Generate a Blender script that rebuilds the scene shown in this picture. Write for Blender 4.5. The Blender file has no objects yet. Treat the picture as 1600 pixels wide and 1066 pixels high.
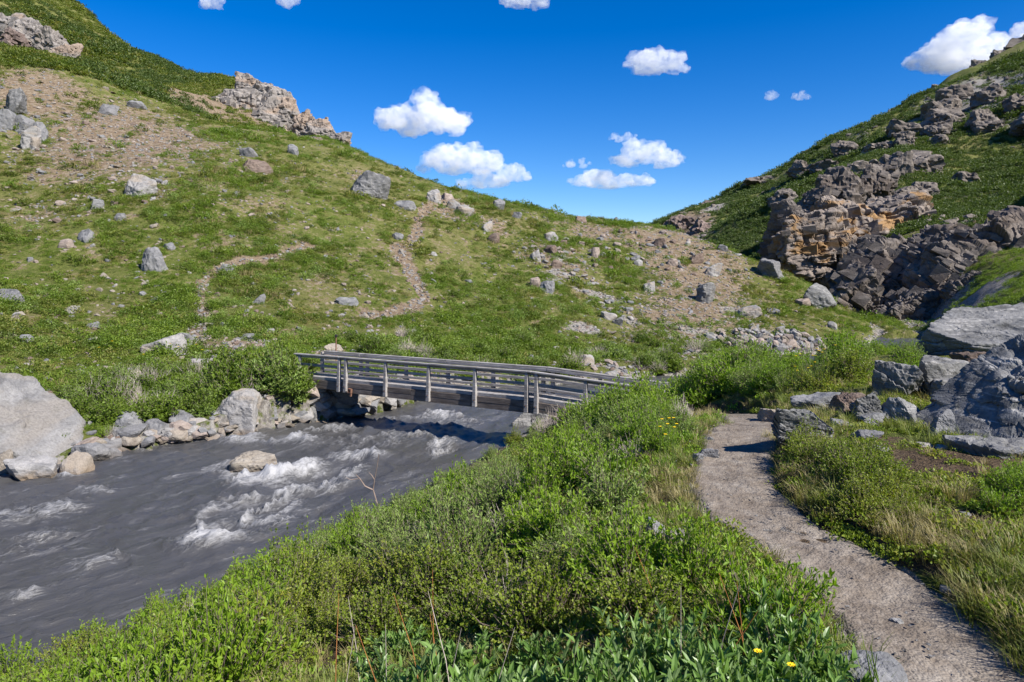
import bpy, bmesh, math, random
import numpy as np
from mathutils import Vector, Matrix

rng = np.random.default_rng(11)
random.seed(11)
SC = bpy.context.scene
COL = SC.collection
R = math.radians

# ------------------------------------------------------------------ camera, sky, sun, exposure
EZ = 1.65                       # eye height above the trail
F = 1067.0                      # focal length in pixels of a 1600 px wide picture (24 mm)
HY = 430.0                      # picture row of the true horizon
cd = bpy.data.cameras.new('camera'); cam = bpy.data.objects.new('camera', cd); COL.objects.link(cam)
cd.lens = 24.0; cd.sensor_width = 36.0; cd.clip_start = 0.05; cd.clip_end = 9000
cam.location = (0, 0, EZ); cam.rotation_euler = (R(90), 0, 0)
cd.shift_y = -(533.0 - HY) / 1600.0
SC.camera = cam

SUN_EL, SUN_AZ = R(41), R(127)      # azimuth clockwise from +Y
world = bpy.data.worlds.new('World'); SC.world = world; world.use_nodes = True
wn = world.node_tree; wn.nodes.clear()
wo = wn.nodes.new('ShaderNodeOutputWorld'); wb = wn.nodes.new('ShaderNodeBackground')
sky = wn.nodes.new('ShaderNodeTexSky'); sky.sky_type = 'NISHITA'; sky.sun_disc = False
sky.sun_elevation = SUN_EL; sky.sun_rotation = SUN_AZ
sky.altitude = 900; sky.air_density = 1.0; sky.dust_density = 0.15; sky.ozone_density = 4.0
hs = wn.nodes.new('ShaderNodeHueSaturation'); hs.inputs['Saturation'].default_value = 1.42; hs.inputs['Value'].default_value = 1.0
hs.inputs['Hue'].default_value = 0.513
wn.links.new(sky.outputs[0], hs.inputs['Color']); wn.links.new(hs.outputs[0], wb.inputs[0]); wn.links.new(wb.outputs[0], wo.inputs[0])
wb.inputs[1].default_value = 0.086
sl = bpy.data.lights.new('sun', 'SUN'); sl.energy = 5.0; sl.angle = R(0.53); sl.color = (1.0, 0.95, 0.87)
sun = bpy.data.objects.new('sun', sl); COL.objects.link(sun)
TOSUN = Vector((math.sin(SUN_AZ) * math.cos(SUN_EL), math.cos(SUN_AZ) * math.cos(SUN_EL), math.sin(SUN_EL)))
sun.rotation_euler = TOSUN.to_track_quat('Z', 'Y').to_euler()
sun.location = (60, -45, 70)
SC.view_settings.view_transform = 'Standard'; SC.view_settings.look = 'None'
SC.view_settings.exposure = 0.92; SC.view_settings.gamma = 1.0; SC.view_settings.use_curve_mapping = False
SC.render.engine = 'CYCLES'
cy = SC.cycles
cy.max_bounces = 20; cy.diffuse_bounces = 4; cy.glossy_bounces = 2; cy.transmission_bounces = 4
cy.transparent_max_bounces = 4; cy.volume_bounces = 20; cy.caustics_reflective = False; cy.caustics_refractive = False
cy.use_denoising = True

# ------------------------------------------------------------------ numpy noise
def _h(ix, iy, iz, seed):
    n = (ix.astype(np.uint32) * np.uint32(374761393) + iy.astype(np.uint32) * np.uint32(668265263)
         + iz.astype(np.uint32) * np.uint32(2147483647 - 59) + np.uint32(seed) * np.uint32(974711))
    n = (n ^ (n >> np.uint32(13))) * np.uint32(1274126177)
    n = (n ^ (n >> np.uint32(16))) * np.uint32(2246822519)
    n = n ^ (n >> np.uint32(15))
    return n.astype(np.float32) / np.float32(4294967295.0)

def vnoise(p, seed=0):
    p = np.asarray(p, dtype=np.float64)
    i = np.floor(p).astype(np.int64); f = (p - i).astype(np.float32)
    u = f * f * f * (f * (f * 6 - 15) + 10)
    r = 0
    for dx in (0, 1):
        wx = u[..., 0] if dx else 1 - u[..., 0]
        for dy in (0, 1):
            wy = u[..., 1] if dy else 1 - u[..., 1]
            for dz in (0, 1):
                wz = u[..., 2] if dz else 1 - u[..., 2]
                r = r + wx * wy * wz * _h(i[..., 0] + dx, i[..., 1] + dy, i[..., 2] + dz, seed)
    return r * 2 - 1

def fbm(p, octaves=4, seed=0, gain=0.5):
    p = np.asarray(p, dtype=np.float64); a, s = 1.0, 0
    for o in range(octaves):
        s = s + a * vnoise(p * (2.03 ** o) + 17.3 * o, seed + o); a *= gain
    return s

def n2(x, y, sc, octaves=3, seed=0):
    return fbm(np.stack([x * sc, y * sc, np.full_like(x, 0.37 + seed)], -1), octaves, seed)

def smooth(a, b, x):
    t = np.clip((x - a) / (b - a), 0, 1); return t * t * (3 - 2 * t)

# ------------------------------------------------------------------ terrain shape: survey points, smoothly interpolated
def U(px, py, d):               # a picture point at depth d, relative to the eye
    return ((px - 800.0) / F * d, d, (HY - py) / F * d)

WZ = -6.1                        # water level, relative to the eye
FAR_EDGE = [(-60, -12), (-42, 0), (-30, 9), (-21, 16), (-15.8, 20.4), (-13.8, 23.7), (-11.2, 25.6), (-8.6, 28.2), (-6.2, 30.2), (-4.6, 33.0),
            (-3.4, 35.5), (-0.5, 37.5), (3.5, 38.8), (8.0, 40.2), (15.2, 45), (25, 54), (31, 60), (36, 67), (40, 76)]
NEAR_EDGE = [(-40, -22), (-26, -8), (-15, 2), (-8.6, 8.2), (-5.0, 12.6), (-2.6, 16.8), (-0.9, 20.3), (0.3, 23.0), (1.4, 25.5), (4.0, 29.0),
             (9, 33), (17, 39.5), (28, 46), (34, 54), (38.5, 62), (43, 74)]
PATH = [(1.2, -3.0, -1.62), (1.55, 0.5, -1.63), (1.78, 2.4, -1.65), (1.88, 3.1, -1.65), (1.94, 3.75, -1.65), (1.86, 4.25, -1.65), (1.74, 4.8, -1.66), (1.80, 5.5, -1.66),
        (2.13, 6.5, -1.67), (2.48, 7.35, -1.68), (2.88, 8.2, -1.74), (3.2, 9.6, -1.93), (3.25, 11.3, -2.3), (3.15, 13.5, -2.85), (3.1, 16, -3.45), (3.5, 18.8, -3.95), (4.0, 21.5, -4.3), (3.4, 22.5, -4.36)]

cps = []
def cp(lst):
    for a in lst: cps.append(U(*a))
# far bank and left hill
cp([(760, 580, 38.5), (900, 583, 40), (1000, 580, 42), ])
cp([(0, 700, 23), (0, 640, 25.5), (150, 625, 28), (300, 575, 33), (400, 550, 37), (550, 540, 41), (700, 545, 42.5), (850, 560, 46), (1000, 560, 49), (1130, 550, 52), (1290, 545, 57)])
cp([(0, 540, 34), (150, 540, 37), (0, 480, 40), (300, 500, 43), (500, 485, 49), (700, 480, 55), (900, 505, 55), (1100, 495, 62), (1290, 515, 64)])
cp([(0, 390, 51), (220, 400, 52), (420, 400, 55), (0, 300, 61), (220, 292, 63), (400, 305, 67), (560, 300, 76), (640, 380, 66), (780, 400, 70), (640, 335, 74), (900, 430, 68), (1000, 425, 74), (1200, 450, 76), (1100, 390, 84)])
cp([(0, 200, 76), (150, 200, 82), (0, 100, 96), (110, 105, 102), (250, 150, 112), (400, 205, 116), (520, 222, 112), (600, 258, 104), (690, 292, 98), (800, 318, 96), (950, 344, 97), (1040, 356, 97), (1150, 394, 92), (1230, 434, 87), (1300, 472, 80), (1380, 514, 71), (1420, 540, 66)])
# behind the near hill's crest
cps += [(-38, 150, 24), (-20, 135, 8), (0, 130, 2), (22, 128, 0), (34, 108, -3), (40, 96, -8), (45, 82, -10), (5, 115, 5), (-10, 112, 9), (24, 113, 2)]
# hill behind on the left
cp([(60, 85, 135), (150, 105, 150), (280, 135, 155), (-40, -40, 240), (40, -30, 235), (120, 5, 225), (180, 50, 212), (250, 90, 203), (310, 118, 192), (360, 128, 165), (400, 160, 145)])
cps += [(-70, 260, 40), (-40, 220, 16), (-110, 330, 40), (-170, 360, 70)]
# right-hand mountain
cp([(1390, 545, 86), (1320, 500, 88), (1300, 460, 102), (1240, 436, 104), (1210, 410, 125), (1130, 372, 175), (1060, 352, 235), (1040, 350, 300), (1100, 317, 300), (1180, 283, 300), (1300, 226, 305), (1400, 182, 315), (1500, 124, 325), (1600, 78, 335), (1750, 0, 350)])
cp([(1250, 350, 145), (1200, 330, 215), (1300, 290, 165), (1400, 240, 200), (1450, 330, 118), (1500, 350, 104), (1420, 390, 96), (1500, 270, 165), (1600, 230, 180), (1600, 300, 130), (1600, 350, 98), (1700, 300, 110), (1500, 445, 80), (1600, 405, 74)])
cp([(1420, 538, 66), (1500, 478, 64), (1600, 425, 60), (1600, 470, 42), (1500, 530, 48), (1420, 570, 50), (1750, 420, 45), (1750, 380, 70)])
cps += [(60, 420, -10), (20, 420, -20), (110, 440, 10), (200, 480, 40)]
# near side
for x, y, z in PATH: cps.append((x, y, z))
cps += [(3.0, 3.0, -1.5), (3.2, 4.5, -1.5), (3.0, 5.8, -1.53), (3.4, 7.0, -1.56), (5, 5, -1.46), (4.6, 7, -1.55), (6, 9, -1.5), (4.6, 10, -1.6), (8, 12, -1.35), (6.5, 12.5, -1.5), (5.2, 14.5, -2.2), (7, 17, -3.0), (10, 16, -2.0), (12, 22, -3.2), (14, 30, -5.2), (9, 27, -5.2), (6, 22.5, -4.5), (20, 28, -3.5), (28, 40, -5)]
cps += [(0.8, 3.2, -1.72), (0.2, 2.2, -1.78), (-0.8, 2.8, -2.0), (-1.5, 2.2, -2.0), (-2.0, 3.6, -2.5), (-3.2, 4.6, -3.2), (-4.8, 5.6, -4.2), (-7, 7.2, -5.6), (0.9, 4.6, -1.8), (0, 5, -2.15), (-1.2, 6, -2.7), (-2.4, 8, -3.6), (-3.6, 10.5, -4.7), (-4.4, 12, -5.5), (0.9, 6.5, -1.95), (0.2, 8, -2.5), (-0.8, 11, -3.6), (-1.8, 15, -5.0), (1.6, 9, -2.1), (1.3, 11.5, -2.8), (0.9, 14.5, -3.75), (0.6, 18, -4.7), (0.6, 21.5, -5.2), (2.2, 20.5, -4.5)]
# bridge abutments
cps += [(-9.3, 29.5, -4.35), (-10.5, 28.8, -4.7), (-8.3, 31.2, -4.4), (-7.4, 29.4, -5.2), (4.2, 22.2, -4.35), (2.0, 23.6, -5.0)]
# off the picture
cps += [(-32, 13, -4.5), (-50, 24, 2), (-70, 40, 16), (-110, 70, 48), (-200, 140, 95), (-45, 8, -3), (-90, 20, 20), (-60, -5, -3),
        (10, 4, -1.35), (15, 9, -0.6), (24, 18, 1.5), (40, 28, 7), (70, 48, 22), (120, 80, 55), (220, 150, 110), (300, 300, 120), (12, -6, 0.5), (40, -10, 12), (4, -6, -1.4), (-4, -6, -2.6), (-14, -4, -5.3), (-30, -20, -6), (0, -30, 0), (-60, -40, 0), (60, -60, 20)]
for px, py, d in [(1100, 317, 300), (1180, 283, 300), (1300, 226, 305), (1400, 182, 315), (1500, 124, 325), (1600, 78, 335), (1750, 0, 350), (40, -30, 235), (120, 5, 225), (180, 50, 212), (250, 90, 203), (310, 116, 192)]:
    cps.append(U(px, py + 22, d * 1.12)); cps.append(U(px, py + 80, d * 1.35))
cp([(370, 138, 190), (430, 175, 185), (480, 215, 175), (430, 230, 240), (530, 270, 170)])
# far beyond the crests the land falls away again
for px, py, d in [(-300, 420, 1500), (0, 420, 1500), (300, 440, 1500), (600, 470, 1500), (900, 480, 1500), (1200, 470, 1500), (1500, 440, 1500), (1900, 400, 1500), (600, 520, 500), (800, 520, 500), (950, 500, 500), (700, 480, 240), (860, 470, 220), (990, 455, 200),
                  (0, 200, 480), (200, 280, 420), (350, 350, 360), (480, 420, 280), (1060, 470, 600), (1200, 430, 620), (1400, 380, 650), (1600, 330, 680), (1800, 250, 700)]: cps.append(U(px, py, d))
cps = np.array(cps)

def tcoord(x, y):
    d = np.sqrt(x * x + y * y) + 0.3
    th = np.arctan2(x, y)
    return np.stack([th * 1.7, np.log(d)], -1), d
_c, _cd = tcoord(cps[:, 0], cps[:, 1])
_C = 0.06
def _ker(a, b):
    return np.sqrt(((a[:, None, :] - b[None, :, :]) ** 2).sum(-1) + _C * _C)
_n = len(cps)
_A = np.zeros((_n + 1, _n + 1)); _A[:_n, :_n] = _ker(_c, _c) ; _A[:_n, _n] = 1; _A[_n, :_n] = 1
_A[:_n, :_n] -= np.eye(_n) * 0.004
_W = np.linalg.solve(_A, np.r_[cps[:, 2] / _cd, 0])

def seg_dist(x, y, poly):
    """distance to a polyline, arc length there, side (+ left of travel)"""
    best = np.full(x.shape, 1e9); arc = np.zeros(x.shape); side = np.zeros(x.shape); acc = 0
    for (x0, y0), (x1, y1) in zip(poly[:-1], poly[1:]):
        dx, dy = x1 - x0, y1 - y0; L2 = dx * dx + dy * dy; L = math.sqrt(L2)
        t = np.clip(((x - x0) * dx + (y - y0) * dy) / L2, 0, 1)
        ex, ey = x - x0 - t * dx, y - y0 - t * dy
        dd = np.sqrt(ex * ex + ey * ey); m = dd < best
        best = np.where(m, dd, best); arc = np.where(m, acc + t * L, arc)
        side = np.where(m, np.sign(dx * ey - dy * ex), side); acc += L
    return best, arc, side

def catmull(pts, n=8):
    pts = [np.array(p, float) for p in pts]; out = []
    P = [2 * pts[0] - pts[1]] + pts + [2 * pts[-1] - pts[-2]]
    for i in range(1, len(P) - 2):
        for k in range(n):
            t = k / n
            out.append(0.5 * ((2 * P[i]) + (-P[i - 1] + P[i + 1]) * t + (2 * P[i - 1] - 5 * P[i] + 4 * P[i + 1] - P[i + 2]) * t * t + (-P[i - 1] + 3 * P[i] - 3 * P[i + 1] + P[i + 2]) * t ** 3))
    out.append(pts[-1]); return np.array(out)

FE = [tuple(p) for p in catmull(FAR_EDGE, 4)]; NE = [tuple(p) for p in catmull(NEAR_EDGE, 4)]
PT = catmull(PATH, 6)

def river_sd(x, y):
    """signed distance to the river (positive in the water)"""
    df, _, sf = seg_dist(x, y, FE); dn, _, sn = seg_dist(x, y, NE)
    inside = (sf < 0) & (sn > 0) & (y < 66)
    d = np.minimum(df, dn)
    return np.where(inside, d, -d)

def base_h(x, y):
    out = np.empty(x.shape); xf, yf = x.ravel(), y.ravel(); o = out.ravel()
    for i in range(0, len(xf), 20000):
        c, d = tcoord(xf[i:i + 20000], yf[i:i + 20000])
        o[i:i + 20000] = (_ker(c, _c) @ _W[:_n] + _W[_n]) * d
    return o.reshape(x.shape)

def height(x, y, fine=True):
    """terrain height, world z"""
    x = np.asarray(x, float); y = np.asarray(y, float)
    z = base_h(x, y)
    d = np.sqrt(x * x + y * y)
    far = smooth(14, 60, d)
    z = z + far * (n2(x, y, 0.11, 3, 3) * 0.45 + n2(x, y, 0.5, 2, 5) * 0.12) + smooth(90, 200, d) * (n2(x, y, 0.022, 4, 9) * 3.6 + n2(x, y, 0.1, 3, 19) * 0.9)
    if fine:
        z = z + (1 - far) * (n2(x, y, 0.9, 3, 7) * 0.05 + n2(x, y, 4.0, 2, 8) * 0.012)
    near = d < 160
    if near.any():
        xs, ys = x[near], y[near]; zz = z[near]
        s = river_sd(xs, ys)
        zin = np.minimum(zz, WZ - 0.12 - 0.3 * np.minimum(np.maximum(s, 0), 2.5))
        zout = np.maximum(zz, WZ + 0.08 + 0.5 * np.minimum(np.maximum(-s, 0), 1.3))
        zz = np.where(s > 0, zin, zout)
        nr = (ys < 26) & (ys > -6) & (np.abs(xs - 2.5) < 4)
        if nr.any():
            dist, arc, side = seg_dist(xs[nr], ys[nr], [tuple(p[:2]) for p in PT])
            k = np.argmin((xs[nr][:, None] - PT[None, :, 0]) ** 2 + (ys[nr][:, None] - PT[None, :, 1]) ** 2, axis=1)
            rs = xs[nr] > PT[k, 0]
            w = 1 - smooth(0.32, np.where(rs, 0.54, 0.90), dist + 0.1 * n2(xs[nr], ys[nr], 2.0, 2, 12))
            zz[nr] = zz[nr] * (1 - w) + (PT[k, 2] - 0.05) * w
        z[near] = zz
    return z + EZ

def ground(x, y):
    return float(height(np.array([x]), np.array([y]))[0])

_DS = np.exp(np.linspace(math.log(1.9), math.log(420), 900))
def hit(px, py):
    """where the line of sight through a picture point meets the ground"""
    x = (px - 800.0) / F * _DS; z = EZ + (HY - py) / F * _DS
    g = height(x, _DS)
    below = np.nonzero(g >= z)[0]
    if len(below) == 0: return None
    i = below[0]
    if i == 0: d = _DS[0]
    else:
        a, b = z[i - 1] - g[i - 1], g[i] - z[i]
        d = _DS[i - 1] + (_DS[i] - _DS[i - 1]) * a / (a + b + 1e-9)
    xx = (px - 800.0) / F * d
    return np.array([xx, d, ground(xx, d)])

# ------------------------------------------------------------------ object helpers
def np_mesh(name, verts, polys, mat=None, smooth_shade=False, attrs=None):
    """polys: list of (k x n) index arrays"""
    if isinstance(polys, np.ndarray): polys = [polys]
    me = bpy.data.meshes.new(name)
    verts = np.asarray(verts, np.float32)
    me.vertices.add(len(verts)); me.vertices.foreach_set('co', verts.ravel())
    idx = np.concatenate([p.ravel() for p in polys]).astype(np.int32)
    tot = np.concatenate([np.full(len(p), p.shape[1]) for p in polys]).astype(np.int32)
    start = np.r_[0, np.cumsum(tot)[:-1]].astype(np.int32)
    me.loops.add(len(idx)); me.loops.foreach_set('vertex_index', idx)
    me.polygons.add(len(tot)); me.polygons.foreach_set('loop_start', start); me.polygons.foreach_set('loop_total', tot)
    me.polygons.foreach_set('use_smooth', np.full(len(tot), smooth_shade, bool))
    if attrs:
        for k, v in attrs.items():
            v = np.asarray(v, np.float32)
            if v.ndim == 1:
                a = me.attributes.new(k, 'FLOAT', 'POINT'); a.data.foreach_set('value', v)
            elif v.shape[1] == 4:
                a = me.attributes.new(k, 'FLOAT_COLOR', 'POINT'); a.data.foreach_set('color', v.ravel())
            else:
                a = me.attributes.new(k, 'FLOAT_VECTOR', 'POINT'); a.data.foreach_set('vector', v.ravel())
    me.update(calc_edges=True)
    if mat: me.materials.append(mat)
    return me

def tag(o, label=None, cat=None, group=None, kind=None):
    if label: o['label'] = label
    if cat: o['category'] = cat
    if group: o['group'] = group
    if kind: o['kind'] = kind
    return o

def link(name, me, parent=None, loc=None, rot=None, scale=None):
    o = bpy.data.objects.new(name, me); COL.objects.link(o)
    if parent: o.parent = parent
    if loc is not None: o.location = loc
    if rot is not None: o.rotation_euler = rot
    if scale is not None: o.scale = scale if hasattr(scale, '__len__') else (scale,) * 3
    return o

def copy_tree(o, parent=None):
    c = o.copy(); COL.objects.link(c); c.parent = parent
    for ch in list(o.children): copy_tree(ch, c)
    return c

# ------------------------------------------------------------------ materials
class NT:
    def __init__(self, name):
        self.m = bpy.data.materials.new(name); self.m.use_nodes = True
        self.t = self.m.node_tree; self.t.nodes.clear()
        self.out = self.n('ShaderNodeOutputMaterial')
    def n(self, typ, **kw):
        nd = self.t.nodes.new(typ)
        for k, v in kw.items(): setattr(nd, k, v)
        return nd
    def l(self, a, b): self.t.links.new(a, b)
    def val(self, sock, v):
        if hasattr(v, 'is_output') or isinstance(v, bpy.types.NodeSocket): self.l(v, sock)
        else: sock.default_value = v
    def coord(self, kind='Object'):
        return self.n('ShaderNodeTexCoord').outputs[kind]
    def mapping(self, vec, scale=(1, 1, 1), rot=(0, 0, 0)):
        m = self.n('ShaderNodeMapping'); self.l(vec, m.inputs['Vector'])
        m.inputs['Scale'].default_value = scale; m.inputs['Rotation'].default_value = rot; return m.outputs[0]
    def noise(self, vec, scale, detail=4, rough=0.55, dist=0.0):
        m = self.n('ShaderNodeTexNoise'); self.l(vec, m.inputs['Vector'])
        m.inputs['Scale'].default_value = scale; m.inputs['Detail'].default_value = detail
        m.inputs['Roughness'].default_value = rough; m.inputs['Distortion'].default_value = dist
        return m.outputs['Fac']
    def voronoi(self, vec, scale, feature='F1', out='Distance'):
        m = self.n('ShaderNodeTexVoronoi'); m.feature = feature; self.l(vec, m.inputs['Vector']); m.inputs['Scale'].default_value = scale
        return m.outputs[out]
    def ramp(self, fac, stops, interp='LINEAR'):
        r = self.n('ShaderNodeValToRGB'); self.val(r.inputs[0], fac); r.color_ramp.interpolation = interp
        e = r.color_ramp.elements
        while len(e) < len(stops): e.new(0.5)
        for i, (p, c) in enumerate(stops):
            e[i].position = p; e[i].color = (c[0], c[1], c[2], 1) if hasattr(c, '__len__') else (c, c, c, 1)
        return r.outputs[0]
    def mix(self, fac, a, b, mode='MIX'):
        m = self.n('ShaderNodeMix', data_type='RGBA', blend_type=mode)
        self.val(m.inputs[0], fac)
        for s, v in ((m.inputs[6], a), (m.inputs[7], b)):
            if isinstance(v, bpy.types.NodeSocket): self.l(v, s)
            else: s.default_value = (v[0], v[1], v[2], 1)
        return m.outputs[2]
    def math(self, op, a, b=0.0, c=None, clamp=False):
        m = self.n('ShaderNodeMath', operation=op); m.use_clamp = clamp
        self.val(m.inputs[0], a); self.val(m.inputs[1], b)
        if c is not None: self.val(m.inputs[2], c)
        return m.outputs[0]
    def attr(self, name, out='Fac'):
        a = self.n('ShaderNodeAttribute'); a.attribute_name = name; return a.outputs[out]
    def bump(self, h, strength=0.5, dist=0.05, normal=None):
        b = self.n('ShaderNodeBump'); self.l(h, b.inputs['Height']); b.inputs['Strength'].default_value = strength; b.inputs['Distance'].default_value = dist
        if normal: self.l(normal, b.inputs['Normal'])
        return b.outputs[0]
    def principled(self, col, rough=0.9, spec=0.2, normal=None):
        p = self.n('ShaderNodeBsdfPrincipled'); self.val(p.inputs['Base Color'], col if isinstance(col, bpy.types.NodeSocket) else (*col, 1))
        self.val(p.inputs['Roughness'], rough); p.inputs['Specular IOR Level'].default_value = spec
        if normal: self.l(normal, p.inputs['Normal'])
        return p
    def done(self, shader):
        self.l(shader, self.out.inputs['Surface']); return self.m

def rock_material(name, c_dark, c_mid, c_light, vein=None, vein_amt=0.0, strata=6.0, rot=(0.3, 0.5, 0.0), lichen=0.25, scale=1.0, band=None, wet=None, bandf=1.0):
    t = NT(name); co = t.coord('Object')
    rnd = t.n('ShaderNodeObjectInfo').outputs['Random']
    ofs = t.n('ShaderNodeVectorMath', operation='ADD'); t.l(co, ofs.inputs[0])
    cmb = t.n('ShaderNodeCombineXYZ'); t.l(t.math('MULTIPLY', rnd, 40.0), cmb.inputs[0]); t.l(cmb.outputs[0], ofs.inputs[1])
    v = ofs.outputs[0]
    sv = t.mapping(v, (1.1 * scale, 1.1 * scale, strata * scale), rot)
    n1 = t.noise(sv, 1.6, 6, 0.62, 0.35)
    n2_ = t.noise(v, 2.2 * scale, 5, 0.6)
    n3 = t.noise(v, 22.0 * scale, 4, 0.7)
    col = t.ramp(n1, [(0.28, c_dark), (0.46, c_mid), (0.68, c_light)])
    col = t.mix(t.ramp(n2_, [(0.38, 0.0), (0.66, 0.6)]), col, c_light)
    if band is not None:
        bm_ = t.ramp(t.noise(t.mapping(v, (0.5 * scale * bandf, 0.5 * scale * bandf, 1.3 * scale * bandf), rot), 0.8, 4, 0.55, 0.6), [(0.52, 0.0), (0.60, 1.0)])
        col = t.mix(t.math('MULTIPLY', bm_, 0.85), col, band)
    if vein_amt:
        w = t.ramp(t.noise(t.mapping(v, (0.7 * scale, 0.7 * scale, strata * scale * 1.4), (rot[0] + .2, rot[1], rot[2])), 2.0, 5, 0.6, 0.8), [(0.56, 0.0), (0.64, 1.0)])
        col = t.mix(t.math('MULTIPLY', w, vein_amt), col, vein)
    lm = t.ramp(t.noise(v, 5.5 * scale, 5, 0.7, 0.5), [(0.56, 0.0), (0.70, 1.0)])
    col = t.mix(t.math('MULTIPLY', lm, lichen), col, (0.10, 0.105, 0.075))
    col = t.mix(t.ramp(n3, [(0.30, 0.55), (0.6, 0.0)]), col, t.mix(1.0, col, (0.35, 0.34, 0.33), 'MULTIPLY'))
    col = t.mix(1.0, col, (0.76, 0.75, 0.75), 'MULTIPLY')
    col = t.mix(t.math('MULTIPLY', rnd, 0.45), col, t.mix(1.0, col, (0.66, 0.63, 0.60), 'MULTIPLY'))
    if wet is not None:           # silt-stained band just above the water
        z = t.n('ShaderNodeSeparateXYZ'); t.l(t.n('ShaderNodeNewGeometry').outputs['Position'], z.inputs[0])
        zz = t.math('ADD', z.outputs[2], t.math('MULTIPLY', n2_, 0.25))
        wm = t.ramp(t.math('MULTIPLY_ADD', zz, 1.0, -(WZ + EZ) - 0.12), [(0.0, 1.0), (0.28, 0.0)])
        col = t.mix(t.math('MULTIPLY', wm, 0.75), col, wet)
    h = t.math('ADD', t.math('MULTIPLY', n1, 0.7), t.math('ADD', t.math('MULTIPLY', n3, 0.25), t.math('MULTIPLY', t.noise(v, 75.0 * scale, 2, 0.6), 0.12)))
    p = t.principled(col, 0.86, 0.22, t.bump(h, 0.65, 0.09 / scale))
    return t.done(p.outputs[0])

RM = {
    'pale': rock_material('rock_pale', (0.15, 0.148, 0.145), (0.31, 0.305, 0.30), (0.47, 0.46, 0.45), strata=3.0, lichen=0.25, band=(0.40, 0.345, 0.28), wet=(0.19, 0.135, 0.085)),
    'boulder': rock_material('rock_boulder', (0.11, 0.112, 0.118), (0.235, 0.237, 0.243), (0.38, 0.378, 0.375), strata=2.2, rot=(0.4, 0.9, 0), lichen=0.35, scale=0.6, band=(0.31, 0.29, 0.265), wet=(0.16, 0.13, 0.10)),
    'grey': rock_material('rock_grey', (0.10, 0.105, 0.115), (0.21, 0.215, 0.225), (0.34, 0.34, 0.345), strata=3.5, lichen=0.3, wet=(0.10, 0.085, 0.075)),
    'slate': rock_material('rock_slate', (0.075, 0.078, 0.08), (0.18, 0.184, 0.186), (0.33, 0.334, 0.335), vein=(0.58, 0.57, 0.55), vein_amt=0.6, strata=5.0, rot=(0.5, 0.9, 0.2), lichen=0.45),
    'brown': rock_material('rock_brown', (0.08, 0.055, 0.045), (0.18, 0.13, 0.105), (0.30, 0.24, 0.20), strata=5.0, lichen=0.25),
    'pink': rock_material('rock_pink', (0.16, 0.125, 0.11), (0.33, 0.27, 0.235), (0.48, 0.41, 0.36), strata=3.0, lichen=0.12),
    'tan': rock_material('rock_tan', (0.11, 0.09, 0.07), (0.30, 0.26, 0.21), (0.44, 0.40, 0.34), strata=7.0, rot=(0.15, 0.1, 0), lichen=0.1, wet=(0.06, 0.045, 0.035)),
    'cliff_pale': rock_material('cliff_pale', (0.13, 0.12, 0.115), (0.30, 0.275, 0.255), (0.44, 0.41, 0.38), strata=5.0, rot=(0.05, 0.08, 0), lichen=0.1, scale=0.30, band=(0.46, 0.36, 0.28)),
    'cliff_orange': rock_material('cliff_orange', (0.12, 0.105, 0.098), (0.26, 0.225, 0.20), (0.41, 0.35, 0.30), strata=2.4, rot=(0.1, 0.35, 0), lichen=0.15, scale=0.22, bandf=2.2, band=(0.42, 0.25, 0.10)),
    'cliff_dark': rock_material('cliff_dark', (0.07, 0.062, 0.058), (0.165, 0.146, 0.134), (0.30, 0.265, 0.24), strata=2.6, rot=(0.2, 0.65, 0), lichen=0.15, scale=0.25, band=(0.17, 0.14, 0.12)),
    'cliff_far': rock_material('cliff_far', (0.09, 0.08, 0.072), (0.20, 0.175, 0.155), (0.33, 0.29, 0.255), strata=4.0, rot=(0.2, 0.5, 0), lichen=0.3, scale=0.12),
    'cliff_red': rock_material('cliff_red', (0.11, 0.085, 0.08), (0.25, 0.19, 0.17), (0.36, 0.29, 0.26), strata=4.0, rot=(0.2, 0.8, 0), lichen=0.15, scale=0.14),
}

def leaf_material(name, cols, back=None, transl=0.35, rough=0.5, spec=0.35, objvar=0.35):
    t = NT(name)
    tint = t.attr('tint'); rnd = t.n('ShaderNodeObjectInfo').outputs['Random']
    f = t.math('ADD', t.math('MULTIPLY', tint, 1.0 - objvar), t.math('MULTIPLY', rnd, objvar))
    k = len(cols) - 1
    col = t.ramp(f, [(i / k, c) for i, c in enumerate(cols)])
    if back:
        bf = t.n('ShaderNodeNewGeometry').outputs['Backfacing']
        col = t.mix(t.math('MULTIPLY', bf, 0.7), col, back)
    p = t.principled(col, rough, spec)
    tr = t.n('ShaderNodeBsdfTranslucent'); t.l(t.mix(1.0, col, (1.25, 1.35, 0.55), 'MULTIPLY'), tr.inputs[0])
    mx = t.n('ShaderNodeMixShader'); mx.inputs[0].default_value = transl
    t.l(p.outputs[0], mx.inputs[1]); t.l(tr.outputs[0], mx.inputs[2])
    return t.done(mx.outputs[0])

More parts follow.
